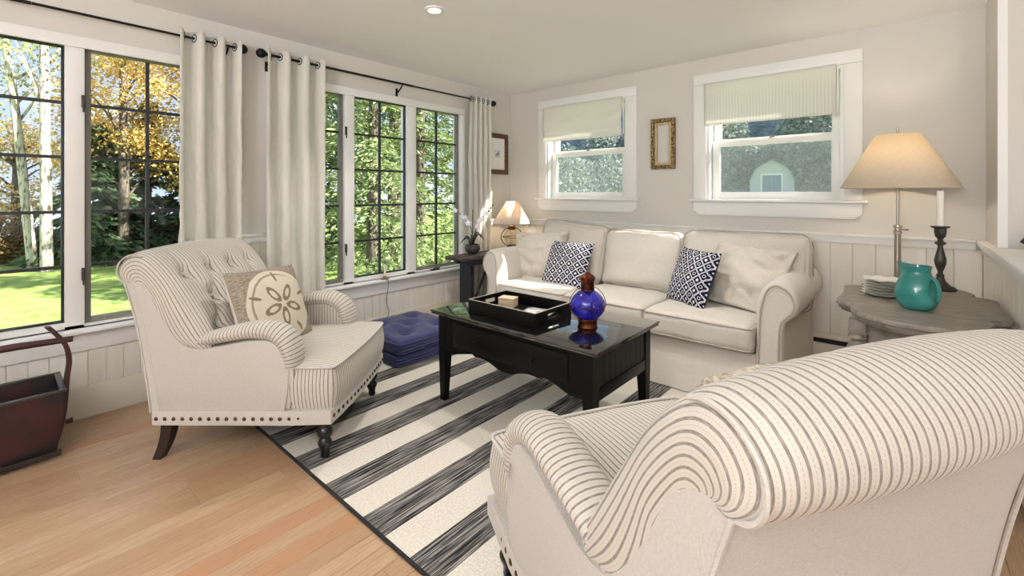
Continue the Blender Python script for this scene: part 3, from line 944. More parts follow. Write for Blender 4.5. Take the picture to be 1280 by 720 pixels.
def broadleaf(name, label, x, y, h, rad, n, m, bk, base=.35, z0=GZ, size=.06, lean=(0, 0), group='broadleaf trees outside', r=.13):
    root = empty(name, (x, y, z0)); tag(root, label, 'tree', group)
    top = (lean[0], lean[1], h)
    trunk(root, [(0, 0, -.1), (lean[0] * .35 + .06, lean[1] * .35, h * .4), (lean[0] * .7 - .05, lean[1] * .7, h * .7), top], r, bk)
    nc = 46
    cl = []
    for _ in range(nc):
        f = base + (1 - base) * rng.random()
        w = math.sin(min(1, (f - base) / (1 - base) * .9 + .12) * PI) ** .6
        a = rng.random() * 2 * PI; q = rad * w * rng.random() ** .5
        c = np.array([lean[0] * f + q * math.cos(a), lean[1] * f + q * math.sin(a), h * f + rng.normal(0, .1)])
        cl.append(c)
        if _ % 3 == 0:
            s = (lean[0] * (f - .15), lean[1] * (f - .15), h * (f - .15))
            tubeo('branch', [s, tuple((np.array(s) + c) / 2 + np.array([0, 0, .08])), tuple(c)], [.035, .024, .01], bk, root, 6)
    k = n // nc
    C = np.concatenate([c + rng.normal(0, 1, (k, 3)) * np.array([.17, .17, .10]) * rad for c in cl])
    quads('foliage', C, size * rng.uniform(.6, 1.3, len(C)), m, root, None, 1.0)
def bush(name, label, x, y, z0, w, h, n, m, size, group):
    root = empty(name, (x, y, z0)); tag(root, label, 'shrub', group)
    for i in range(5):
        a = rng.uniform(0, 2 * PI)
        tubeo('stem', [(0, 0, -.05), (.2 * w * math.cos(a), .2 * w * math.sin(a), h * .5), (.4 * w * math.cos(a), .4 * w * math.sin(a), h * .9)], .012, bark, root, 5)
    p = rng.normal(size=(n, 3)); p /= np.linalg.norm(p, axis=1, keepdims=True)
    q = rng.random((n, 1)) ** .35
    C = p * q * np.array([w, w, h * .55]) + np.array([0, 0, h * .5]); C[:, 2] += .12 * np.sin(C[:, 0] * 5) * np.cos(C[:, 1] * 4)
    C[:, 2] = np.maximum(C[:, 2], .02)
    quads('foliage', C, size * rng.uniform(.6, 1.3, n), m, root, None, 1.2)

ORD = ['leftmost', 'second from the left', 'third from the left', 'fourth from the left', 'fifth from the left', 'sixth from the left', 'seventh from the left', 'eighth from the left', 'ninth from the left']
# firs close to the right-hand bank
for x, y, h, rd, n in [(-3.4, .3, 7.6, 1.7, 17000), (-4.2, 1.9, 8.4, 1.9, 19500), (-4.0, 3.6, 7.8, 1.8, 17000), (-6.4, .5, 9.5, 2.2, 17000), (-6.8, 3.0, 9.5, 2.3, 17000), (-6.2, 5.6, 9, 2.2, 17000)]:
    conifer('pale green fir ' + ('close outside' if x > -5 else 'in the second row outside') + ' the right window bank, ' + ('left one' if y < 1 else 'middle one' if y < 3.2 else 'right one'), x, y, h, rd, n, fir_m, size=.029)
for x, y, h, rd, n in [(-9.0, 1.3, 8.6, 2.4, 14000), (-9.8, 2.2, 11, 2.8, 16000), (-10, 5.4, 11, 3.0, 16000), (-12.2, -2.1, 3.6, 1.7, 10000), (-13.0, -1.0, 4.4, 2.0, 10000), (-12.6, .2, 4.2, 1.8, 9000)]:
    conifer(('tall dark fir behind the pale firs, ' if h > 8 else 'low dark fir below the golden maples, ') + ('left one' if y in (1.3, -2.1) else 'middle one' if y in (2.2, -1.0) else 'right one'), x, y, h, rd, n, fir_dark_m, size=.07)
for x, y, h, rd, n in [(-11.6, -1.75, 6.8, 1.6, 10000), (-13.2, -1.0, 7.4, 1.9, 10000), (-11.2, -.2, 6.4, 1.6, 8000), (-16.0, -3.5, 3.6, 1.4, 6000)]:
    broadleaf('maple', {-1.75: 'golden autumn maple, nearest behind the casement at left', -1.0: 'tallest golden maple, behind the nearer ones', -.2: 'golden maple partly hidden by the left curtain', -3.5: 'small far golden maple low between the birches'}[y], x, y, h, rd, n, gold_m, bark, .30, size=.046)
broadleaf('birch', 'pale leaning birch at the far left of the view', -11.6, -3.33, 9.5, 1.9, 3000, green_m, birch_bark, .40, size=.045, lean=(.1, -.85), group='birches by the lake', r=.10)
broadleaf('birch', 'straight pale birch right of the leaning one', -11.0, -3.15, 9.8, 1.7, 2400, green_m, birch_bark, .50, size=.045, lean=(0, -.1), group='birches by the lake', r=.115)
broadleaf('birch', 'slim birch behind the two pale ones', -13.6, -4.3, 8.0, 1.6, 3000, green_m, birch_bark, .35, size=.045, lean=(0, .3), group='birches by the lake', r=.08)
for i in range(9):
    bush('bracken', 'rust-coloured bracken clump at the lawn edge, ' + ORD[i] + ' of nine', -13.6 + .25 * math.sin(i * 2.1), -4.6 + i * .62, GZ, .62, 1.0 + .25 * math.sin(i * 1.7), 1500, rust_m, .05, 'rusty undergrowth at the lawn edge')
for i in range(7):
    bush('sapling', 'low green sapling under the near firs, ' + ORD[i] + ' of seven', -2.4 - .3 * (i % 3), -.2 + i * .62, GZ, .55, .8 + .25 * math.sin(i * 2.3), 1100, fir_m, .04, 'saplings under the firs')

# the garden seen through the back windows
shed = empty('garden_shed', (-4.1, 34.5, .98), math.radians(11)); tag(shed, 'small pale gambrel-roofed shed with a blue door, seen through the right window', 'shed')
gp = [(-1.45, 0), (-1.45, 1.25), (-1.0, 2.15), (0, 2.75), (1.0, 2.15), (1.45, 1.25), (1.45, 0)]
bm = bmesh.new(); prism(bm, gp, 0, 3.2, 'y'); finish(bm, 'body', shed_m, shed, smooth=False)
for k, (a_, b_) in enumerate(zip(gp[1:5], gp[2:6])):
    bm = bmesh.new(); dx, dz = b_[0] - a_[0], b_[1] - a_[1]; L = math.hypot(dx, dz); nx, nzv = -dz / L * .06, dx / L * .06
    prism(bm, [(a_[0], a_[1]), (b_[0], b_[1]), (b_[0] + nx, b_[1] + nzv), (a_[0] + nx, a_[1] + nzv)], -.18, 3.3, 'y'); finish(bm, 'roof_slope', shed_roof, shed, smooth=False)
for s in (-1, 1):
    boxo('door_leaf', (min(.01 * s, .62 * s), -.05, .05), (max(.01 * s, .62 * s), -.005, 1.62), shed_door, shed)
boxes('door_trim', [((-.72, -.06, 0), (-.63, -.004, 1.72)), ((.63, -.06, 0), (.72, -.004, 1.72)), ((-.63, -.06, 1.63), (.63, -.004, 1.72))], trim_white, shed)
for i in range(9):
    bush('hillside_tree', 'hazy gray-green tree behind the shed, ' + ORD[i] + ' of nine', -22 + i * 4.0, 41 + 2.5 * math.sin(i * 1.9), 1.0, 3.2, 7 + 2.2 * math.sin(i * 2.7), 5000, gray_m, .20, 'trees on the bank behind the shed')
bm = bmesh.new(); P = []
for i in range(61):
    x = -60 + i * 2.0
    P.append([(x, 60 - 4 * (j == 2), z) for j, z in ((0, -1), (1, 8 + 2.5 * nz((x, 0, 0), .09)), (2, 15 + 5 * nz((x, 3, 0), .12) + 1.2 * nz((x, 0, 5), .6)))] + [(x, 66, -1)])
grid(bm, P); struct(finish(bm, 'ridge', ridge_m, angle=180), 'hazy blue-gray wooded ridge behind the shed')
for i, (x, y) in enumerate([(-4.6, 10.5), (-2.9, 11.5), (-6.4, 12.0), (-5.4, 9.0)]):
    bush('hillside_shrub', ['pale shrub outside the left small window, nearest left one', 'pale shrub outside the left small window, rightmost one', 'pale shrub outside the left small window, farthest one', 'pale shrub outside the left small window, nearest to the house'][i], x, y, -.05, 1.0, 2.5 + .3 * (i % 2), 3000, gray_m, .06, 'shrubs on the slope outside')

# ================================================================== RUG
RX0, RX1, RY0, RY1 = .56, 3.15, -3.03, -.95
rug = empty('area_rug', (0, 0, 0)); tag(rug, 'flat-woven rug with black and cream stripes under the coffee table', 'rug')
boxo('woven_field', (RX0 + .012, RY0 + .012, .0012), (RX1 - .012, RY1 - .012, .009), rug_m, rug, .002)
boxes('binding', [((RX0, RY0, .0012), (RX1, RY0 + .0125, .010)), ((RX0, RY1 - .0125, .0012), (RX1, RY1, .010)),
                  ((RX0, RY0 + .0125, .0012), (RX0 + .0125, RY1 - .0125, .010)), ((RX1 - .0125, RY0 + .0125, .0012), (RX1, RY1 - .0125, .010))], rug_edge, rug, .002)
RT = .010   # top of the rug

# ================================================================== ARMCHAIRS
def armchair(loc, ang, label):
    root = empty('armchair', loc, ang - PI / 2); tag(root, label, 'armchair', 'pair of ticking-stripe armchairs')
    W = .385
    Pc = [(-.05, .45), (-.095, .53), (-.16, .64), (-.235, .76), (-.305, .865), (-.37, .933), (-.43, .968), (-.485, .962), (-.525, .925), (-.533, .88), (-.512, .845), (-.478, .832)]
    Qc = [(-.175, .53), (-.215, .545), (-.26, .59), (-.305, .655), (-.34, .72), (-.375, .79), (-.405, .822), (-.43, .835), (-.445, .84), (-.455, .84), (-.465, .838), (-.474, .835)]
    per = 6
    Pp, Qp = smooth_path(Pc, per), smooth_path(Qc, per)
    ns = len(Pp)
    arc = np.concatenate([[0], np.cumsum(np.linalg.norm(np.diff(Pp, axis=0), axis=1))])
    # cross-section path: (x, depth d 0..1), from one side seam over the front to the other
    path = [(W, 1.0), (W + .002, .8), (W + .004, .6), (W + .002, .42), (W - .004, .27), (W - .010, .12), (W - .026, .04), (W - .055, .0)]
    nm = 44
    xs = [(W - .055) * (1 - 2 * k / nm) for k in range(1, nm)]
    full = path + [(x, 0) for x in xs] + [(-x, d) for x, d in reversed(path)]
    # tuft buttons on the inside back
    tl = []
    for row, (si, n_) in enumerate([(arc[-1] * .54, 4), (arc[-1] * .37, 3), (arc[-1] * .20, 4)]):
        sp = .165
        for k in range(n_): tl.append(((k - (n_ - 1) / 2) * sp, si, row))
    segs = [(a, b) for a in tl for b in tl if b[2] == a[2] + 1 and abs(a[0] - b[0]) < .12]
    def dimple(x, s):
        d = 0
        for tx, ts, _ in tl: d += .038 * math.exp(-((x - tx) ** 2 + (s - ts) ** 2) / (2 * .026 ** 2))
        for a, b in segs:
            vx, vs = b[0] - a[0], b[1] - a[1]; L2 = vx * vx + vs * vs
            t = max(0, min(1, ((x - a[0]) * vx + (s - a[1]) * vs) / L2))
            q = (x - a[0] - t * vx) ** 2 + (s - a[1] - t * vs) ** 2
            d += .014 * math.exp(-q / (2 * .012 ** 2))
        for tx, ts, row in tl:
            if row == 0 and s > ts:      # pleats that run over the top roll
                d += .011 * math.exp(-((x - tx) ** 2) / (2 * .011 ** 2)) * max(0, 1 - (s - ts) / .18)
        return d
    G, UV = [], []
    for x, d in full:
        row, uvr = [], []
        for k in range(ns):
            y, z = Pp[k] * (1 - d) + Qp[k] * d
            if d < .2:
                t = Pp[min(k + 1, ns - 1)] - Pp[max(k - 1, 0)]; t /= np.linalg.norm(t)
                nrm = (t[1], -t[0])       # outwards (forward / up)
                dm = -dimple(x, arc[k]) + .020 * (1 - (x / W) ** 2) * (arc[k] > .1)
                y += nrm[0] * dm; z += nrm[1] * dm
            th = np.linalg.norm(Pp[k] - Qp[k])
            u = x if d == 0 else math.copysign(1, x) * (W - .055 + .045 + min(th, .26) * d * .95) if d > .1 else x
            row.append((x * (1 - .05 * max(0, 1 - k / 8)), y, z)); uvr.append((u, arc[k]))
        G.append(row); UV.append(uvr)
    bm = bmesh.new(); grid(bm, G, uv=UV)
    prism(bm, [tuple(.6 * p + .4 * q) for p, q in zip(Pp[12:], Qp[12:])] + [(-.44, .70), (-.30, .64)], -W + .03, W - .03, 'x')
    pad = finish(bm, 'back_pad', ticking, root, angle=60)
    bm = bmesh.new()
    for tx, ts, row in tl:
        k = int(np.searchsorted(arc, ts)); y, z = Pp[k]
        t = Pp[k + 1] - Pp[k - 1]; t /= np.linalg.norm(t)
        r = bmesh.ops.create_icosphere(bm, subdivisions=2, radius=.011)
        for v in r['verts']: v.co = Vector((v.co.x + tx, v.co.y * .8 + y - t[1] * .024, v.co.z * .8 + z + t[0] * .024))
    tag(finish(bm, 'tuft_buttons', shell_fabric, root), kind='stuff')
    for s in (1, -1):
        k0 = int(len(Pp) * .52)
        tubeo('roll_welt', [(s * (W - .004), Pp[k][0] * .955 + Qp[k][0] * .045, Pp[k][1] * .955 + Qp[k][1] * .045) for k in range(k0, ns)], .0042, shell_fabric, root, 6)
    # plain linen shell: two sides and the outside back
    Q2 = [tuple(Qp[k]) for k in range(ns - 1, -1, -1) if Qp[k][1] > .52]
    side = [(-.362, .235), (-.378, .38), (-.41, .58), (-.445, .73), (-.476, .832)] + [q for q in Q2 if q[0] > -.462] + \
           [(-.12, .522), (.0, .545), (.10, .562), (.18, .565), (.232, .54), (.268, .49), (.278, .42), (.270, .33), (.256, .235)]
    for s in (1, -1):
        o = prismo('side_panel', side, s * (W - .10), s * (W + .001), shell_fabric, root, 'x', .004)
    rear = smooth_path([(-.366, .235), (-.382, .38), (-.414, .58), (-.449, .73), (-.482, .836)], 5)
    bm = bmesh.new()
    Pb = [[(x, y - .010 * (1 - (abs(x) / (W + .002)) ** 6), z) for y, z in rear] for x in np.linspace(-(W + .002), W + .002, 25)]
    Pf = [[(x, y + .03, z) for y, z in rear] for x in np.linspace(-(W + .002), W + .002, 25)]
    grid(bm, Pb + Pf[::-1], close_u=True); 
    for e in [e for e in bm.edges if e.is_boundary]: pass
    finish(bm, 'outside_back', shell_fabric, root, angle=50)
    tubes = []
    for s in (1, -1):
        tubeo('welt', [(s * (W + .003), y - .006, z) for y, z in rear], .0045, shell_fabric, root, 6)
    # rolled arms
    ap = smooth_path([(-.235, .530), (-.13, .560), (.0, .587), (.11, .602), (.19, .592), (.245, .553), (.272, .49), (.277, .43)], 6)
    ra = np.interp(np.linspace(0, 1, len(ap)), [0, .2, .5, .7, .85, 1], [.020, .033, .044, .048, .045, .036])
    rl = np.interp(np.linspace(0, 1, len(ap)), [0, .2, .5, .7, .85, 1], [.052, .060, .066, .070, .068, .058])
    al = np.concatenate([[0], np.cumsum(np.linalg.norm(np.diff(ap, axis=0), axis=1))])
    for s in (1, -1):
        cx = s * (W - .056)
        G, UV = [], []
        n = 20
        for k in range(len(ap)):
            t = ap[min(k + 1, len(ap) - 1)] - ap[max(k - 1, 0)]; t /= np.linalg.norm(t)
            nrm = (-t[1], t[0])
            row, uvr = [], []
            for q in range(n + 1):
                th = 2 * PI * q / n
                row.append((cx + rl[k] * math.cos(th), ap[k][0] + nrm[0] * ra[k] * math.sin(th), ap[k][1] + nrm[1] * ra[k] * math.sin(th)))
                uvr.append((al[k], th * .06))
            G.append(row); UV.append(uvr)
        bm = bmesh.new(); grid(bm, G, uv=UV)
        # front facing: tapers down from the scroll to the base, pleated stripes run down it
        G, UV = [], []
        fp = smooth_path([(.262, .505), (.290, .47), (.300, .40), (.292, .33), (.276, .245)], 6)
        fw = np.interp(np.linspace(0, 1, len(fp)), [0, .2, .5, 1], [.050, .058, .050, .036])
        for k in range(len(fp)):
            row, uvr = [], []
            for q in range(17):
                v = -1 + q / 8
                row.append((cx + v * fw[k] + s * .012 * (k / len(fp)), fp[k][0] + .016 * (1 - abs(v) ** 3) - .045 * abs(v) ** 5, fp[k][1] - .01 * abs(v) ** 5 * (k < 3)))
                uvr.append((v * .058, k * .02))
            G.append(row); UV.append(uvr)
        grid(bm, G, uv=UV)
        finish(bm, 'arm', ticking, root, angle=180)
        # striped inside of the arm, from roll down to the seat
        bm = bmesh.new(); lay = bm.loops.layers.uv.verify()
        prism(bm, [(-.22, .30), (-.22, .53), (.0, .565), (.15, .575), (.22, .54), (.25, .46), (.255, .30)], s * (W - .105), s * (W - .085), 'x')
        for f in bm.faces:
            for l in f.loops: l[lay].uv = (l.vert.co.y, l.vert.co.z)
        finish(bm, 'arm_inside', ticking, root, angle=30)
    # tight seat with a bowed front border
    bm = bmesh.new(); lay = bm.loops.layers.uv.verify()
    nx, ny = 40, 26
    SH = .425
    hw = .365
    def seat_top(x, y):
        t = (y + .12) / .61
        e = min(1, (hw - abs(x)) / .03, (front_y(x) - y) / .03)
        return SH + .034 * math.sin(max(0, min(1, t)) * PI * .8 + .25) * (1 - (x / hw) ** 4 * .6) * min(1, max(0, (front_y(x) - y) / .10) ** .5 + .15)  + .004 * nz((x, y, 0), 9)
    def front_y(x): return .478 + .018 * (1 - (x / hw) ** 2)
    G, UV = [], []
    for i in range(nx + 1):
        x = -hw + 2 * hw * i / nx
        row, uvr = [], []
        for j in range(ny + 1):
            t = j / ny; y = -.12 + (front_y(x) + .12) * math.sin(t * PI / 2) ** .8
            row.append((x, y, seat_top(x, y))); uvr.append((x, y))
        G.append(row); UV.append(uvr)
    grid(bm, G, uv=UV)
    line = [(hw, .20 + (front_y(hw) - .03 - .20) * q / 8) for q in range(9)]
    line += [(hw - .03 + .03 * math.cos(a), front_y(hw) - .03 + .03 * math.sin(a)) for a in np.linspace(.25, PI / 2, 5)]
    line += [(x, front_y(x)) for x in np.linspace(hw - .05, -hw + .05, 26)]
    line += [(-x, y) for x, y in line[:14][::-1]]
    la = np.concatenate([[0], np.cumsum(np.linalg.norm(np.diff(np.array(line), axis=0), axis=1))])
    G2, UV2 = [], []
    for q, (x, y) in enumerate(line):
        t = np.array(line[min(q + 1, len(line) - 1)]) - np.array(line[max(q - 1, 0)]); t = t / np.linalg.norm(t)
        nx_, ny_ = t[1], -t[0]
        if nx_ * x + ny_ * (y - .1) < 0: nx_, ny_ = -nx_, -ny_
        row, uvr = [], []
        for z in (SH + .006, .395, .36, .325, .29, .255, .236):
            b = .016 * math.sin(max(0, z - .238) / (SH - .238) * PI) - (SH - z) * .04
            row.append((x + nx_ * b, y + ny_ * b, z)); uvr.append((la[q], z))
        G2.append(row); UV2.append(uvr)
    grid(bm, G2, uv=UV2)
    top_line = line
    finish(bm, 'seat', ticking, root, angle=60)
    wp = [(x * 1.008, y + .003, SH + .008) for x, y in top_line]
    tubeo('seat_welt', wp, .0055, shell_fabric, root, 8)
    # base rail with nailheads
    base = [(x, front_y(x) - .008) for x in np.linspace(-hw - .014, hw + .014, 13)] + [(W + .004, .25), (W + .004, -.365), (-W - .004, -.365), (-W - .004, .25)]
    prismo('base_rail', base, .176, .240, shell_fabric, root, 'z', .004)
    boxo('underside', (-W + .02, -.34, .165), (W - .02, .43, .1755), slot_black, root)
    bm = bmesh.new()
    def nail(x, y, nx_, ny_):
        r = bmesh.ops.create_uvsphere(bm, u_segments=10, v_segments=6, radius=.0095)
        R_ = Vector((nx_, ny_, 0)).normalized()
        for v in r['verts']:
            q = v.co.copy(); k = q.dot(R_); v.co = q - R_ * k * .5 + Vector((x, y, .207))
    for k in range(20):
        for s in (1, -1): nail(s * (W + .004 - .018 * max(0, (k - 14)) / 5 * .9), -.345 + k * .0415, s, 0)
    for k in range(17):
        x = -.352 + k * .044; nail(x, front_y(x) - .007, 0, 1)
    for k in range(16): nail(-.35 + k * .0467, -.366, 0, -1)
    tag(finish(bm, 'nailheads', bronze, root), kind='stuff')
    # legs
    for s in (1, -1):
        latheo('leg', [(.012, 0), (.019, .004), (.021, .012), (.019, .030), (.024, .046), (.031, .062), (.032, .072), (.024, .086), (.021, .092), (.029, .100), (.036, .116), (.034, .132), (.026, .142), (.036, .150), (.036, .178)], black_leg, root, 20, (s * .325, .415, 0))
        bm = bmesh.new()
        G = []
        for k in range(7):
            t = k / 6; z = .178 * (1 - t); w = .026 - .006 * t; yc = -.318 - .055 * t ** 1.8
            G.append([(s * .338 + a * w, yc + b * w, z) for a, b in ((1, 1), (-1, 1), (-1, -1), (1, -1))])
        V = grid(bm, G, close_v=True); bm.faces.new(V[0]); bm.faces.new(V[-1])
        finish(bm, 'leg', dark_leg, root, angle=25)['label'] = 'dark brown square splayed back leg'
    return root
ch = armchair((.871, -2.933, .0050), math.radians(39.3), 'striped tufted armchair by the left windows, sand-dollar pillow on it')
ch.rotation_euler.x = .0132      # front legs stand on the rug, back legs on the boards
ch = armchair((3.040, -2.747, RT), math.radians(152), 'striped rolled-back armchair in the foreground, seen from behind')
ch.scale = (1.07, 1.05, 1.0)

def chair_pt(loc, ang, p):
    f = (math.cos(ang), math.sin(ang)); r = (math.sin(ang), -math.cos(ang))
    return (loc[0] + r[0] * p[0] + f[0] * p[1], loc[1] + r[1] * p[0] + f[1] * p[1], loc[2] + p[2])
def chair_dir(ang, v):
    f = (math.cos(ang), math.sin(ang)); r = (math.sin(ang), -math.cos(ang))
    return (r[0] * v[0] + f[0] * v[1], r[1] * v[0] + f[1] * v[1], v[2])
A_ = ((.871, -2.933, 0), math.radians(39.3)); B_ = ((3.040, -2.747, RT), math.radians(152))
o = pillow('throw_pillow', .46, .45, .15, [sand_print, cream_pillow], 40, .008, 2)
tag(o, 'square pillow printed with a sand dollar, on the left striped armchair', 'pillow')
basis(o, chair_pt(*A_, (.05, .0, .635)), chair_dir(A_[1], (-.94, .25, -.05)), chair_dir(A_[1], (.12, -.42, .9)))
o = pillow('throw_pillow', .38, .40, .14, [knit], 40, .012, 5)
tag(o, 'nubby cream knit pillow peeking over the foreground armchair back', 'pillow')
basis(o, chair_pt(*B_, (.06, -.075, .672)), chair_dir(B_[1], (-1, 0, 0)), chair_dir(B_[1], (0, -.55, .85)))

# ================================================================== SOFA
sofa = empty('sofa', (1.765, -.55, 0)); tag(sofa, 'cream slipcovered three-seat sofa with rolled arms along the back wall', 'sofa', None)
SX = 1.765; SY = -.55
def sp(p): return (p[0] - SX, p[1] - SY, p[2])
# skirted base
bm = bmesh.new()
n = 90; P = []
for i in range(n + 1):
    x = .735 + (2.80 - .735) * i / n
    row = []
    for j in range(9):
        t = j / 8; z = .30 - t * .285
        f = nz((x, z * .3, 1), 9) * .012 * t + .006 * math.sin(x * 46) * t * max(0, nz((x, 0, 3), 3))
        row.append(sp((x, -1.005 - .105 * t ** .8 + f, z)))
    P.append(row)
grid(bm, P)
box(bm, sp((.70, -.97, .03)), sp((2.83, -.09, .295)))
finish(bm, 'base', slip, sofa, angle=60)
boxo('frame_back', sp((.62, -.27, .02)), sp((2.90, -.095, .80)), slip, sofa, .05, 4)
# arms: roll profile swept front to back, with a set-in front panel
def arm_outline(s, g=0):
    """profile around the arm in (x outwards, z); s = side; g shrinks it"""
    c = [(0 + g, .02), (-.004 + g, .30), (.0 + g, .52), (.010 + g, .63 - g), (.045 + g * .6, .712 - g), (.105, .745 - g), (.165 - g * .4, .728 - g), (.208 - g * .8, .678 - g * .6),
         (.222 - g, .62 - g * .2), (.212 - g, .565 + g * .4), (.180 - g, .530 + g * .4), (.158 - g, .505), (.150 - g, .42), (.152 - g, .25), (.165 - g, .02)]
    return smooth_path(c, 4)
for s, xin in ((-1, .755), (1, 2.795)):
    arm = empty('arm', (0, 0, 0), 0, sofa)
    def ring(g, y, k=0):
        return [sp((xin + s * p[0] * (1 if True else 1), y - (.05 * (1 - p[1] / .75) if k else 0), p[1])) for p in arm_outline(s, g)]
    bm = bmesh.new()
    prof = [(0, -.10, 0), (0, -.30, 0), (0, -.60, 0), (0, -.90, 0), (.002, -.965, 1), (.008, -.99, 1), (.018, -1.001, 1), (.027, -1.003, 1)]
    G = [ring(g, y + .0, k) for g, y, k in prof]
    for gi, row in enumerate(G):
        for pi, p in enumerate(row):
            w = .006 * nz(p, 6, 4 + s)
            row[pi] = (p[0] + w, p[1] + w, p[2])
    grid(bm, G)
    cover = finish(bm, 'arm_cover', slip, sofa, angle=180)
    bpy.data.objects.remove(arm)
    ol = arm_outline(s, .026)
    bm = bmesh.new()
    A = [bm.verts.new(sp((xin + s * p[0], -1.001 - .05 * (1 - p[1] / .75), p[1]))) for p in ol]
    fA = bm.faces.new(A)
    rr_ = bmesh.ops.extrude_face_region(bm, geom=[fA])
    for v in [g for g in rr_['geom'] if isinstance(g, bmesh.types.BMVert)]: v.co.y += .06
    bmesh.ops.triangulate(bm, faces=[f for f in bm.faces if len(f.verts) > 4])
    finish(bm, 'arm_panel', slip, cover, angle=30)
    tubeo('piping', [sp((xin + s * p[0], -1.004 - .05 * (1 - p[1] / .75), p[1])) for p in ol], .0055, slip_piping, cover, 6)
    bb = boxo('arm_back', sp((min(xin, xin + s * .17), -.11, .02)), sp((max(xin, xin + s * .17), -.095, .72)), slip, cover, .004)
# seat cushions with piping
for i, (x0, x1, drop) in enumerate([(.752, 1.437, 0), (1.440, 2.112, 0), (2.114, 2.79, .0)]):
    w, d, h = x1 - x0, .80, .150
    bm = cushion_bm(w, d, h, .035, (.030, .006), 17, .006, 11 + i, .006)
    c = finish(bm, 'seat_cushion', slip, sofa, angle=180)
    cy = -.645 if i < 2 else -.665
    c.location = sp(((x0 + x1) / 2, cy, .378)); c.rotation_euler = (math.radians(-1.5), 0, 0)
    bm = bmesh.new()
    for z in (h / 2 - .010, -h / 2 + .010): tube(bm, piping_pts(w - .008, d - .008, z, .035, .006), .0052, 6, True)
    finish(bm, 'piping', slip_piping, c)
# back cushions
for i, (x0, x1, hh, dy, rot) in enumerate([(.77, 1.47, .51, .015, 4), (1.475, 2.155, .475, .015, 0), (2.16, 2.985, .50, .0, -1)]):
    w = x1 - x0
    bm = cushion_bm(w, hh, .17, .06, (.055, .03), 17, .014, 31 + i, .012)
    c = finish(bm, 'back_cushion', slip, sofa, angle=180)
    c.location = sp(((x0 + x1) / 2, -.385 + dy, .455 + hh / 2)); c.rotation_euler = (math.radians(76), math.radians(rot), 0)
    bm = bmesh.new()
    for z in (.06, -.06): tube(bm, piping_pts(w + .004, hh + .004, z, .06, .012), .005, 6, True)
    finish(bm, 'piping', slip_piping, c)

# throw pillows on the sofa
def sofa_pillow(label, w, h, t, mats, centre, right, up, seed, wr, group=None, pinch=.05):
    o = pillow('throw_pillow', w, h, t, mats, 36, wr, seed, pinch); tag(o, label, 'pillow', group)
    return basis(o, centre, right, up)
sofa_pillow('plain cream pillow at the left end of the sofa, by the small lamp', .54, .46, .20, [cream_pillow], (.90, -.60, .67), (.92, .25, .05), (.0, .22, .95), 3, .034, None, .09)
sofa_pillow('navy and white lattice pillow left on the sofa, in a patch of sun', .43, .41, .14, [tile, navy_plain], (1.245, -.675, .635), (.98, .02, .0), (.10, .45, .86), 7, .007)
sofa_pillow('navy and white lattice pillow right on the sofa, dark edge showing', .42, .41, .15, [tile, navy_plain], (2.32, -.69, .655), (.78, -.55, .0), (.16, .30, .88), 9, .007)
sofa_pillow('large rumpled cream pillow against the right sofa arm', .54, .46, .19, [cream_pillow], (2.645, -.60, .68), (.93, -.25, -.06), (-.02, .42, .88), 13, .036, None, .085)

# ================================================================== COFFEE TABLE
CT = empty('coffee_table', (1.87, -1.88, RT)); tag(CT, 'black lacquered coffee table with scalloped apron on the striped rug', 'coffee table')
hw, hd, tz = .57, .33, .54
bm = bmesh.new()
pr = [(-.012, .512), (.0, .516), (-.002, .524), (.004, .530), (.002, .537), (-.006, .540)]
P = []
for g, z in pr: P.append([(sx * (hw + g), sy * (hd + g), z) for sx, sy in ((1, 1), (-1, 1), (-1, -1), (1, -1))])
V = grid(bm, P, close_v=True); bm.faces.new(V[0]); bm.faces.new(V[-1])
finish(bm, 'table_top', black_lacquer_top, CT, angle=25)
lx, ly = hw - .065, hd - .055
for sx in (1, -1):
    for sy in (1, -1):
        bm = bmesh.new(); G = []
        for z, w in ((.511, .028), (.30, .028), (.0, .018)):
            G.append([(sx * lx + a * w - sx * (.028 - w) * -.35, sy * ly + b * w - sy * (.028 - w) * -.35, z) for a, b in ((1, 1), (-1, 1), (-1, -1), (1, -1))])
        V = grid(bm, G, close_v=True); bm.faces.new(V[0]); bm.faces.new(V[-1]); finish(bm, 'leg', black_lacquer, CT, angle=25)
# scalloped front and back aprons
def scallop():
    L = lx - .029
    out = [(-L, .511), (L, .511), (L, .296)]
    pts = []
    n = 60
    for k in range(n + 1):
        u = 1 - 2 * k / n; a = abs(u)
        if a > .86: z = .296
        elif a > .52: z = .296 + .042 * math.sin((.86 - a) / .34 * PI / 2) ** 1.4
        elif a > .48: z = .338 - .014 * (.52 - a) / .04
        elif a > .10: z = .324 + .010 * math.sin((.48 - a) / .38 * PI) - .026 * ((.48 - a) / .38) ** 1.6
        else: z = .298
        pts.append((u * L, z))
    return out + pts[1:]
for s in (-1, 1):
    ap_ = prismo('apron', scallop(), s * (ly + .008), s * (ly + .026), black_lacquer, CT, 'y')
dr = boxo('drawer', (-.40, -ly - .034, .345), (.40, -ly - .0265, .485), black_lacquer, CT, .003)
for x in (-.2, .2):
    k_ = latheo('knob', [(.004, 0), (.004, .010), (.009, .014), (.010, .019), (.006, .024), (.0001, .025)], black_lacquer, dr, 16)
    k_.location = (x, -ly - .0345, .415); k_.rotation_euler = (PI / 2, 0, 0)
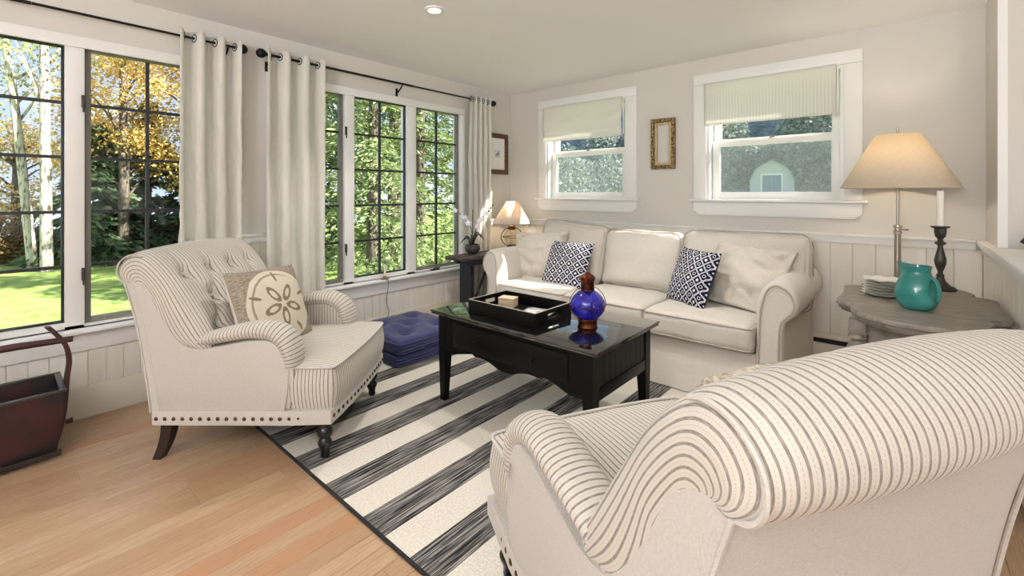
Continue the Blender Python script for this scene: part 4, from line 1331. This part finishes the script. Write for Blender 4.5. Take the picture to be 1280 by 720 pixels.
for s in (-1, 1):
    sd = boxo('side_apron', (min(s * (lx + .004), s * (lx + .018)), -ly + .029, .285), (max(s * (lx + .004), s * (lx + .018)), ly - .029, .511), black_lacquer, CT)
    for k in range(9):
        y = -ly + .031 + k * (2 * ly - .062) / 9
        boxo('board', (min(s * (lx + .0185), s * (lx + .022)), y + .001, .345), (max(s * (lx + .0185), s * (lx + .022)), y + (2 * ly - .062) / 9 - .001, .509), black_lacquer, sd, .001, 1)
    boxo('side_rail', (min(s * (lx + .0185), s * (lx + .026)), -ly + .029, .285), (max(s * (lx + .0185), s * (lx + .026)), ly - .029, .342), black_lacquer, sd, .002)
TZ = RT + tz

# tray with hand slots
tr = empty('serving_tray', (1.77, -1.945, TZ)); tag(tr, 'black rectangular tray with hand slots on the coffee table', 'tray')
tw, td, th_ = .25, .168, .075
boxo('tray_bottom', (-tw + .010, -td + .010, .001), (tw - .010, td - .010, .011), black_lacquer, tr)
for s in (-1, 1):
    boxo('long_side', (-tw, min(s * td, s * (td - .010)), .001), (tw, max(s * td, s * (td - .010)), th_), black_lacquer, tr, .0015)
    a_, b_ = min(s * tw, s * (tw - .010)), max(s * tw, s * (tw - .010)); y0, y1 = -td + .0105, td - .0105
    boxes('short_side', [((a_, y0, .001), (b_, y1, .026)), ((a_, y0, .026), (b_, -.058, .053)), ((a_, .058, .026), (b_, y1, .053)), ((a_, y0, .053), (b_, y1, th_))], black_lacquer, tr)
boxes('rim', [((-tw, -td, th_ + .0005), (tw, -td + .010, th_ + .0025)), ((-tw, td - .010, th_ + .0005), (tw, td, th_ + .0025)),
              ((-tw, -td + .010, th_ + .0005), (-tw + .010, td - .010, th_ + .0025)), ((tw - .010, -td + .010, th_ + .0005), (tw, td - .010, th_ + .0025))],
      Mat('reflection_gray_rim', (150, 140, 128), .4), tr)['label'] = 'rim with a pale window reflection painted in'  # pale gray stands in for window light reflected along the black rim
o = empty('keepsake_box', (1.632, -1.885, TZ + .0115), .25); tag(o, 'small pale wooden box in the left of the black tray', 'box')
boxo('body', (-.05, -.036, 0), (.05, .036, .042), cream_block, o, .002); boxo('lid', (-.052, -.038, .0425), (.052, .038, .056), cream_block, o, .003)
for k, (dx, rz, lab) in enumerate([(0, .12, 'lower printed booklet in the black tray'), (.012, .30, 'upper printed booklet in the black tray, turned askew')]):
    o = boxo('booklet', (-.085, -.055, 0), (.085, .055, .008), paper, None, .001); o.location = (1.868 + dx, -1.90, TZ + .0115 + k * .0085); o.rotation_euler = (0, 0, rz); tag(o, lab, 'booklet', 'booklets in the tray')

# cobalt lantern
lt = empty('glass_lantern', (2.205, -1.905, TZ)); tag(lt, 'cobalt blue glass lantern with copper collar and cap on the coffee table', 'lantern')
latheo('base_ring', [(.050, .001), (.053, .004), (.051, .010), (.049, .014), (.048, .036), (.052, .042), (.050, .048)], copper, lt, 36)
latheo('globe', [(.046, .0485), (.058, .055), (.078, .075), (.089, .098), (.092, .118), (.088, .140), (.075, .162), (.055, .180), (.038, .190), (.030, .192)], blue_glass, lt, 40)
latheo('collar', [(.031, .1925), (.036, .195), (.035, .204), (.034, .240), (.037, .246), (.036, .252)], copper, lt, 32)
latheo('cap', [(.040, .2525), (.041, .260), (.030, .272), (.014, .281), (.011, .287), (.0001, .289)], copper, lt, 28)
tubeo('guard_ring', [(.095 * math.cos(2 * PI * k / 36), .095 * math.sin(2 * PI * k / 36), .118) for k in range(36)], .0022, copper, lt, 6, True)
for k in range(4):
    a = PI / 4 + k * PI / 2
    tubeo('guard_wire', [(r * math.cos(a), r * math.sin(a), z) for r, z in smooth_path([(.052, .046), (.084, .076), (.097, .118), (.084, .165), (.058, .196), (.038, .206)], 5)], .0018, copper, lt, 6)

# ================================================================== FLOOR CUSHIONS
def floor_cushion(label, z, h, rz, seed):
    w = .66
    bm = cushion_bm(w, w, h, .03, (.035, .004), 29, .006, seed, .01)
    bt = [(x, y) for x in (-.165, .165) for y in (-.165, .165)] + [(0, 0)]
    for v in bm.verts:
        p = v.co
        if p.z > 0:
            d = sum(.040 * math.exp(-((p.x - x) ** 2 + (p.y - y) ** 2) / (2 * .042 ** 2)) for x, y in bt)
            for i_, a in enumerate(bt):
                for b in bt[i_ + 1:]:
                    vx, vy = b[0] - a[0], b[1] - a[1]; L2 = vx * vx + vy * vy
                    if L2 > .12: continue
                    t = max(0, min(1, ((p.x - a[0]) * vx + (p.y - a[1]) * vy) / L2))
                    d += .008 * math.exp(-((p.x - a[0] - t * vx) ** 2 + (p.y - a[1] - t * vy) ** 2) / (2 * .018 ** 2))
            p.z -= d * min(1, max(0, (p.z - h * .1) / (h * .4)))
        # quilted side ribs
        e = max(abs(p.x), abs(p.y))
        if e > w / 2 - .03: p.x *= 1 + .006 * math.sin(p.y * 90) ; p.y *= 1 + .006 * math.sin(p.x * 90)
    root = empty('floor_cushion', (.425, -1.735, z), rz); tag(root, label, 'floor cushion', 'stack of two navy floor cushions')
    c = finish(bm, 'cushion', navy, root, angle=180); c.location = (0, 0, h / 2)
    bm = bmesh.new()
    for zz in (h - .010, h * .62, h * .34, .010): tube(bm, piping_pts(w + .006, w + .006, zz, .03, .01), .005, 6, True)
    finish(bm, 'stitched_roll', navy, root)
    for k, (x, y) in enumerate(bt):
        latheo('tuft_button', [(.0001, .006), (.008, .005), (.011, 0), (.0001, -.002)], navy, root, 12, (x, y, h + .002 if k < 4 else h + .006))
floor_cushion('lower navy tufted floor cushion of the stack below the windows', .0105, .082, -.02, 3)
floor_cushion('upper navy tufted floor cushion of the stack below the windows', .0965, .082, .03, 8)

# ================================================================== END TABLE, ORCHID AND SMALL LAMP
EZ = .66
et = empty('end_table', (.335, -.66, 0)); tag(et, 'rustic dark wooden bench used as end table left of the sofa', 'end table')
boxo('top_plank', (-.135, -.50, EZ - .032), (.112, .50, EZ), old_table, et, .004)
prismo('cleat', [(-.44, EZ - .033), (.44, EZ - .033), (.36, EZ - .085), (-.36, EZ - .085)], -.12, -.09, old_table_front, et, 'x')
prismo('cleat', [(-.44, EZ - .033), (.44, EZ - .033), (.36, EZ - .085), (-.36, EZ - .085)], .07, .10, old_table_front, et, 'x')
for y in (-.34, .34):
    boxo('leg', (-.085, y - .022, 0), (.065, y + .022, EZ - .033), old_table_front, et, .004)
bm = bmesh.new(); tube(bm, [(0, -.31, .12), (0, -.02, EZ - .06)], .016, 4); tube(bm, [(0, .31, .12), (0, .02, EZ - .06)], .016, 4)
finish(bm, 'brace', old_table_front, et, smooth=False)

op = empty('potted_orchid', (.272, -.873, EZ)); tag(op, 'white orchid in a round dark pot on the rustic end table', 'plant')
latheo('pot', [(.030, .001), (.042, .004), (.066, .026), (.077, .052), (.072, .078), (.060, .092), (.056, .090), (.068, .072), (.0001, .070)], pot_mat, op, 36)
latheo('soil', [(.064, .0725), (.045, .084), (.0001, .088)], moss, op, 20)
def strap(bm, pts, w):
    P_ = smooth_path(pts, 6); n = len(P_); A, B, M_ = [], [], []
    for i, p in enumerate(P_):
        t = P_[min(i + 1, n - 1)] - P_[max(i - 1, 0)]; s = np.cross(t, (0, 0, 1)); s = s / (np.linalg.norm(s) + 1e-6)
        ww = w * math.sin(min(1, .12 + i / (n - 1) * .95) * PI) ** .6
        A.append(tuple(p + s * ww + np.array([0, 0, .012 * ww / w]))); M_.append(tuple(p)); B.append(tuple(p - s * ww + np.array([0, 0, .012 * ww / w])))
    V = grid(bm, [A, M_, B])
for a, L, z1 in ((.3, .13, .13), (2.2, .12, .10), (-1.0, .14, .06), (3.7, .13, .05), (1.2, .09, .16), (-2.1, .11, .09)):
    bm = bmesh.new(); strap(bm, [(0, 0, .084), (L * .45 * math.cos(a), L * .45 * math.sin(a), .12 + z1 * .5), (L * math.cos(a), L * math.sin(a), .06 + z1 * .6)], .024)
    o_ = finish(bm, 'leaf', green_leaf, op, angle=180); sm = o_.modifiers.new('thick', 'SOLIDIFY'); sm.thickness = .003
def flower(parent, c, r, seed):
    bm = bmesh.new(); rr = random.Random(seed)
    f = Vector((.75 + rr.uniform(-.3, .3), -.65 + rr.uniform(-.3, .3), rr.uniform(-.2, .25))).normalized()
    u = f.cross(Vector((0, 0, 1))).normalized(); v = u.cross(f)
    for k, (a, s) in enumerate([(0, 1), (1.25, .9), (2.4, .85), (3.88, .85), (5.03, .9)]):
        d = u * math.sin(a) + v * math.cos(a); e_ = d.cross(f)
        L = [bm.verts.new(Vector(c) + d * r * s * x + e_ * r * s * y + f * r * z) for x, y, z in ((.05, 0, 0), (.45, .38, .06), (.95, .22, -.05), (1.05, 0, -.08), (.95, -.22, -.05), (.45, -.38, .06))]
        bm.faces.new(L)
    r_ = bmesh.ops.create_icosphere(bm, subdivisions=1, radius=r * .22)
    for q in r_['verts']: q.co += Vector(c) + f * r * .12
    finish(bm, 'blossom', petal, parent, smooth=False)
tubeo('stake', [(0, 0, .08), (.002, .0, .43)], .004, stem_mat, op, 6)
for sgn, ctrl in ((-1, [(0, 0, .08), (-.01, -.01, .25), (-.05, -.07, .36), (-.13, -.16, .44), (-.155, -.22, .47)]), (1, [(.01, .01, .08), (.02, .02, .22), (.06, .05, .33), (.11, .10, .41), (.135, .155, .49)])):
    P_ = smooth_path(ctrl, 6); st_ = tubeo('stem', [tuple(p) for p in P_], .0035, stem_mat, op, 6)
    n = len(P_)
    for k, t in enumerate((.38, .48, .58, .68)):
        p = P_[int(t * (n - 1))]; flower(st_, (p[0] + .018, p[1] - .015, p[2] - .012 + .016 * (k % 2)), .036 - .003 * k, k + 10 * sgn)
    for t in (.82, .90, .97):
        p = P_[int(t * (n - 1))]; bm = bmesh.new(); r_ = bmesh.ops.create_icosphere(bm, subdivisions=2, radius=.009)
        for q in r_['verts']: q.co = q.co * 1.0 + Vector((p[0], p[1], p[2] - .010))
        finish(bm, 'bud', stem_mat, st_)

def shade_mesh(name, r0, r1, z0, z1, m, parent, n=48):
    o = latheo(name, [(r1, z0), ((r0 + r1) / 2 + .002, (z0 + z1) / 2), (r0, z1)], m, parent, n, cap=False, angle=180)
    sm = o.modifiers.new('thick', 'SOLIDIFY'); sm.thickness = .002; return o
sl = empty('table_lamp', (.300, -.320, EZ)); tag(sl, 'small lantern-style table lamp with a cone shade on the rustic end table', 'lamp')
latheo('foot', [(.062, .001), (.065, .006), (.060, .014), (.045, .028), (.036, .036), (.034, .042)], pewter_dark, sl, 32)
latheo('globe', [(.032, .0425), (.055, .058), (.080, .090), (.088, .125), (.080, .160), (.055, .190), (.030, .204)], clear_glass, sl, 36, cap=False)
latheo('neck', [(.030, .2045), (.040, .208), (.040, .216), (.030, .222), (.034, .228), (.034, .240), (.020, .250), (.012, .262), (.012, .300)], bronze, sl, 28)
tubeo('hoop', [(.115 * math.cos(t) * .64, .115 * math.sin(t) * 0 + .115 * math.cos(t) * .77, .128 + .100 * math.sin(t)) for t in np.linspace(0, 2 * PI, 40, endpoint=False)], .0045, pewter_dark, sl, 8, True)
tubeo('guard_ring', [(.098 * math.cos(t), .098 * math.sin(t), .125) for t in np.linspace(0, 2 * PI, 36, endpoint=False)], .004, pewter_dark, sl, 6, True)
shade_mesh('shade', .058, .200, .272, .505, lampshade_small, sl)
latheo('bulb', [(.012, .300), (.020, .315), (.028, .340), (.024, .362), (.0001, .374)], bulb_mat, sl, 20)
tubeo('shade_spider', [(-.058, 0, .497), (0, 0, .492), (.058, 0, .497)], .0022, bronze, sl, 6)
tubeo('shade_post', [(0, 0, .374), (0, 0, .500)], .0022, bronze, sl, 6)
lamp('POINT', 'table_lamp_light', (.300, -.320, EZ + .40), 2.4, (1, .84, .64), shadow_soft_size=.03)

# ================================================================== GRAY SIDE TABLE AND WHAT STANDS ON IT
GZ_ = .72
gt = empty('side_table', (3.5, -.945, 0)); tag(gt, 'gray painted side table with a scalloped top beside the half wall', 'side table')
def top_outline(k=1.0, dx=0):
    q = [(0, .568), (.07, .560), (.135, .530), (.19, .475), (.222, .41), (.236, .345), (.226, .305), (.240, .280), (.275, .262), (.300, .225), (.304, .18), (.296, .09), (.294, 0)]
    q = smooth_path(q, 3)
    Q_ = [tuple(p) for p in q]
    full = Q_ + [(x, -y) for x, y in Q_[::-1][1:]]
    full = full + [(-x, y) for x, y in full[::-1][1:-1]]
    return [(x * k, y * (1 - (1 - k) * .55)) for x, y in full]
bm = bmesh.new()
pr = [(.90, GZ_ - .052), (.93, GZ_ - .050), (.945, GZ_ - .040), (.97, GZ_ - .036), (.975, GZ_ - .026), (1.0, GZ_ - .020), (1.0, GZ_ - .008), (.988, GZ_)]
P = [[(x, y, z) for x, y in top_outline(k)] for k, z in pr]
V = grid(bm, P, close_v=True); bm.faces.new(V[0]); bm.faces.new(V[-1])
bmesh.ops.triangulate(bm, faces=[f for f in bm.faces if len(f.verts) > 4])
finish(bm, 'table_top', gray_wood, gt, angle=35)
def arch(L, z1, z0, zm):
    out = [(-L, z1), (L, z1)]
    for k in range(25):
        u = 1 - 2 * k / 24; a = abs(u)
        z = z0 + (zm - z0) * (math.cos(a * PI * .5) ** .8) if a < .5 else z0 + (zm - z0) * (math.cos(a * PI * .5) ** .8)
        out.append((u * L, z))
    return out
for s in (-1, 1):
    prismo('apron', arch(.365, GZ_ - .053, .545, .625), s * .205 - .011, s * .205 + .011, gray_wood, gt, 'x', .002)
    prismo('apron', arch(.165, GZ_ - .053, .56, .61), s * .385 - .011, s * .385 + .011, gray_wood, gt, 'y', .002)
for sx in (-1, 1):
    for sy in (-1, 1):
        l = latheo('leg', [(.014, 0), (.022, .012), (.024, .03), (.016, .045), (.020, .06), (.026, .16), (.030, .34), (.024, .40), (.032, .412), (.034, .424), (.024, .436), (.030, .47), (.042, .505), (.044, .535), (.030, .562), (.026, .574), (.036, .584), (.036, .594), (.030, .604)], gray_wood, gt, 24, (sx * .205, sy * .385, 0))
        boxo('block', (sx * .205 - .032, sy * .385 - .032, .6045), (sx * .205 + .032, sy * .385 + .032, GZ_ - .0525), gray_wood, l, .003)

# teal jug
jg = empty('pottery_jug', (3.50, -1.17, GZ_), 0); tag(jg, 'glossy teal pottery jug with a thumb-hole handle on the gray side table', 'jug')
bm = bmesh.new()
pj = smooth_path([(.044, .001), (.056, .006), (.072, .03), (.080, .066), (.076, .10), (.064, .135), (.052, .162), (.049, .178), (.055, .198)], 4)
N_ = 48; P = []
ha = -.40      # direction of the handle dimple
for r, z in pj:
    row = []
    for k in range(N_):
        a = 2 * PI * k / N_; da = (a - ha + PI) % (2 * PI) - PI
        dent = .044 * math.exp(-(da / .42) ** 2) * math.exp(-((z - .095) / .034) ** 2)
        lip = .014 * math.exp(-((da - PI + 2 * PI) % (2 * PI) - 0) ** 2 / .12) * max(0, (z - .165) / .03) if False else 0
        db = (a - (ha + PI) + PI) % (2 * PI) - PI
        sp_ = .022 * math.exp(-(db / .35) ** 2) * max(0, (z - .16) / .036)
        row.append(((r - dent + sp_) * math.cos(a), (r - dent + sp_) * math.sin(a), z + (.010 * math.exp(-(db / .5) ** 2) if z > .19 else 0)))
    P.append(row)
inner = [[(x * .93, y * .93, z) for x, y, z in P[-1]], [(x * .84, y * .84, z - .03) for x, y, z in P[-1]], [(x * .8, y * .8, z - .09) for x, y, z in P[-1]]]
V = grid(bm, P + inner, close_v=True); bm.faces.new(V[0]); bm.faces.new(V[-1])
finish(bm, 'body', teal, jg, angle=60)
hp = smooth_path([(.054, .150), (.070, .137), (.079, .105), (.080, .072), (.074, .046)], 5)
bm = bmesh.new(); G = []
for i, (r, z) in enumerate(hp):
    t = hp[min(i + 1, len(hp) - 1)] - hp[max(i - 1, 0)]; t /= np.linalg.norm(t); nn = (t[1], -t[0])
    row = []
    for k in range(12):
        th = 2 * PI * k / 12; a_ = .0065 * math.cos(th); b_ = .014 * math.sin(th)
        rr = r - nn[0] * a_; zz = z - nn[1] * a_
        row.append((rr * math.cos(ha) - b_ * math.sin(ha), rr * math.sin(ha) + b_ * math.cos(ha), zz))
    G.append(row)
V = grid(bm, G, close_v=True); bm.faces.new(V[0]); bm.faces.new(V[-1]); finish(bm, 'handle', teal, jg, angle=180)

# stack of six scalloped dishes
dish_me = None
for k in range(6):
    if dish_me is None:
        bm = bmesh.new(); P = []
        for r, z in [(.028, 0), (.05, .002), (.066, .008), (.085, .0135), (.088, .0155), (.084, .0155), (.06, .0095), (.03, .0045), (.0005, .004)]:
            P.append([(r * (1 + .045 * math.cos(8 * t) * (r > .06)) * math.cos(t), r * (1 + .045 * math.cos(8 * t) * (r > .06)) * math.sin(t), z + (.003 * math.cos(8 * t) if r > .06 else 0)) for t in np.linspace(0, 2 * PI, 64, endpoint=False)])
        V = grid(bm, P, close_v=True); bm.faces.new(V[0]); bm.faces.new(V[-1])
        o = finish(bm, 'scalloped_dish', white_ceramic, None, angle=60); dish_me = o.data
    else: o = link('scalloped_dish', dish_me)
    o.location = (3.375, -.93, GZ_ + .0006 + k * .0145); o.rotation_euler = (0, 0, .13 * (k % 3))
    tag(o, ['lowest cream scalloped dish of the stack, resting on the gray table', 'second lowest cream scalloped dish of the stack', 'third cream scalloped dish from the bottom of the stack',
            'third cream scalloped dish from the top of the stack', 'second cream scalloped dish from the top of the stack', 'topmost cream scalloped dish of the stack beside the teal jug'][k], 'dish', 'stack of scalloped dishes')

# candlestick and candle
cs = empty('candlestick', (3.606, -.525, GZ_)); tag(cs, 'tall dark pewter candlestick behind the teal jug', 'candlestick')
latheo('base', [(.066, .001), (.068, .008), (.060, .016), (.040, .026), (.022, .048), (.015, .072), (.018, .080), (.013, .086)], pewter_dark, cs, 36)
latheo('stem', [(.012, .0865), (.011, .10), (.018, .118), (.025, .145), (.026, .165), (.018, .200), (.011, .232), (.012, .244), (.024, .252), (.024, .258), (.012, .266), (.012, .278)], pewter_dark, cs, 32)
latheo('cup', [(.012, .2785), (.022, .292), (.026, .315), (.026, .335), (.040, .342), (.041, .348), (.018, .349), (.016, .338)], pewter_dark, cs, 32)
cn = empty('taper_candle', (3.606, -.525, GZ_ + .3495)); tag(cn, 'white unlit candle standing in the pewter candlestick', 'candle')
latheo('wax', [(.0155, 0), (.0158, .004), (.0150, .188), (.012, .193), (.0001, .194)], wax, cn, 24)
tubeo('wick', [(0, 0, .194), (.001, 0, .205)], .0012, slot_black, cn, 6)

# tall lamp behind the table
fl = empty('floor_lamp', (3.425, -.305, 0)); tag(fl, 'tall adjustable nickel floor lamp with a wide linen cone shade, lit', 'lamp')
latheo('foot', [(.125, .001), (.128, .010), (.118, .018), (.030, .026), (.022, .040), (.020, .048)], brushed, fl, 40)
latheo('outer_pole', [(.0165, .0485), (.0165, .998), (.0001, .999)], brushed, fl, 24)
latheo('collar', [(.017, .9995), (.022, 1.002), (.022, 1.016), (.016, 1.020), (.016, 1.036), (.023, 1.040), (.023, 1.048), (.012, 1.056)], brushed, fl, 28)
tubeo('thumb_screw', [(.018, -.004, 1.028), (.044, -.010, 1.028), (.050, -.011, 1.028)], [.004, .004, .008], brushed, fl, 10)
latheo('inner_pole', [(.0075, 1.0565), (.0075, 1.40)], brushed, fl, 20)
latheo('socket', [(.014, 1.4005), (.018, 1.405), (.018, 1.445), (.012, 1.45)], brushed, fl, 24)
latheo('bulb', [(.012, 1.4505), (.022, 1.470), (.032, 1.505), (.028, 1.530), (.0001, 1.545)], bulb_mat, fl, 24)
bm = bmesh.new()
tube(bm, [(.008, 0, 1.445), (.045, 0, 1.47), (.045, 0, 1.55), (.006, 0, 1.605)], .002, 6); tube(bm, [(-.008, 0, 1.445), (-.045, 0, 1.47), (-.045, 0, 1.55), (-.006, 0, 1.605)], .002, 6)
finish(bm, 'harp', brushed, fl)
shade_mesh('shade', .108, .286, 1.282, 1.608, lampshade, fl, 64)
tubeo('shade_rim', [(.2865 * math.cos(t), .2865 * math.sin(t), 1.283) for t in np.linspace(0, 2 * PI, 64, endpoint=False)], .003, lampshade, fl, 6, True)
bm = bmesh.new()
for k in range(3): tube(bm, [(0, 0, 1.606), (.107 * math.cos(k * 2.094), .107 * math.sin(k * 2.094), 1.603)], .002, 6)
finish(bm, 'shade_spider', brushed, fl)
latheo('finial', [(.007, 1.608), (.009, 1.613), (.005, 1.618), (.008, 1.632), (.008, 1.648), (.0001, 1.654)], brushed, fl, 16)
lamp('POINT', 'floor_lamp_light', (3.425, -.305, 1.50), 30, (1, .88, .70), shadow_soft_size=.035)
o = tubeo('lamp_cord', [(3.44, -.30, .02), (3.42, -.22, .006), (3.33, -.16, .006), (3.25, -.10, .05), (3.225, -.085, .26), (3.22, -.04, .33)], .0035, cord_mat, None, 6)
tag(o, 'thin brown lamp cord hanging behind the gray side table', 'cord')

# dark ornament at the right edge, on the ledge
lo_ = empty('dark_ornament', (3.965, -.60, .9655)); tag(lo_, 'black carved ornament on the half wall ledge at the right edge', 'ornament')
bm = bmesh.new(); box(bm, (-.055, -.03, 0), (.16, .03, .012), .003); finish(bm, 'plinth', matte_black, lo_)
prismo('body', [(-.075, .040), (-.055, .075), (-.02, .098), (.05, .102), (.13, .085), (.15, .03), (.11, .0125), (-.03, .0125), (-.04, .030)], -.022, .022, matte_black, lo_, 'y', .008)

# electric candle on the sill
sc_ = empty('window_candle', (.032, -1.700, SZ)); tag(sc_, 'slim electric candle on the window stool, its cord hanging down', 'candle lamp')
latheo('saucer', [(.018, .001), (.036, .004), (.040, .009), (.034, .008), (.014, .006), (.012, .016), (.015, .020), (.011, .028)], Mat('brass', (168, 134, 92), .3, 1), sc_, 28)
latheo('sleeve', [(.0095, .0285), (.0095, .125), (.006, .128)], wax, sc_, 20)
latheo('bulb', [(.005, .1285), (.009, .140), (.008, .155), (.003, .176), (.0001, .182)], clear_glass, sc_, 16)
tubeo('cord', [tuple(p) for p in smooth_path([(.012, 0, .005), (.034, .004, .004), (.043, .005, -.03), (.038, .0, -.12), (.044, -.012, -.20), (.038, .016, -.27), (.030, .0, -.34), (.028, -.05, -.42), (.030, -.08, SZ * -1 + .006)], 5)], .0028, cord_mat, sc_, 6)

# ================================================================== LACQUERED BUCKET AT THE LEFT
bk = empty('lacquered_bucket', (.31, -3.975, 0)); tag(bk, 'antique black and red lacquered wooden bucket with arched handle, far left', 'bucket')
def bucket_ring(hx, hy, z): return [(sx * hx, sy * hy, z) for sx, sy in ((1, 1), (-1, 1), (-1, -1), (1, -1))]
lev = [(.120, .205, .022), (.135, .225, .04), (.150, .240, .16), (.160, .252, .315)]
t_ = .016
for nm, ids, mm in (('front_panel', 0, red_lacquer), ('back_panel', 1, red_lacquer), ('end_panel', 2, bucket_black), ('end_panel', 3, bucket_black)):
    bm = bmesh.new(); G = []
    for hx, hy, z in lev:
        if ids < 2:
            s = 1 if ids == 0 else -1
            G.append([(s * hx, -hy, z), (s * hx, hy, z), (s * (hx - t_), hy, z), (s * (hx - t_), -hy, z)])
        else:
            s = 1 if ids == 2 else -1
            G.append([(hx - t_ - .001, s * hy, z), (-hx + t_ + .001, s * hy, z), (-hx + t_ + .001, s * (hy - t_), z), (hx - t_ - .001, s * (hy - t_), z)])
    V = grid(bm, G, close_v=True); bm.faces.new(V[0]); bm.faces.new(V[-1]); finish(bm, nm, mm, bk, angle=25)
boxo('bottom', (-.119, -.204, .004), (.119, .204, .0215), bucket_black, bk, .003)
boxes('rim', [((.140, -.256, .3155), (.165, .256, .325)), ((-.165, -.256, .3155), (-.140, .256, .325)), ((-.140, .232, .3155), (.140, .256, .325)), ((-.140, -.256, .3155), (.140, -.232, .325))], Mat('worn_rim', (50, 44, 42), .3), bk, .003)
boxes('trim_band', [((.1515, -.238, .020), (.156, .238, .045))], bucket_black, bk)
for s in (1, -1):
    pts = smooth_path([(0, s * .232, .04), (0, s * .256, .16), (0, s * .268, .33), (0, s * .276, .42), (0, s * .262, .50), (0, s * .225, .565), (0, s * .20, .60)], 5)
    bm = bmesh.new(); G = [[(a * .019, p[1] + b * .010, p[2]) for a, b in ((1, 1), (-1, 1), (-1, -1), (1, -1))] for p in pts]
    V = grid(bm, G, close_v=True); bm.faces.new(V[0]); bm.faces.new(V[-1]); finish(bm, 'handle_post', red_handle, bk, angle=30)
    boxo('peg', (-.012, min(s * .262, s * .29), .105), (.012, max(s * .262, s * .29), .125), red_handle, bk, .003)
tubeo('handle_bar', [(0, -.29, .520), (0, -.1, .528), (0, .1, .528), (0, .29, .520)], [.014, .017, .017, .014], red_handle, bk, 12)
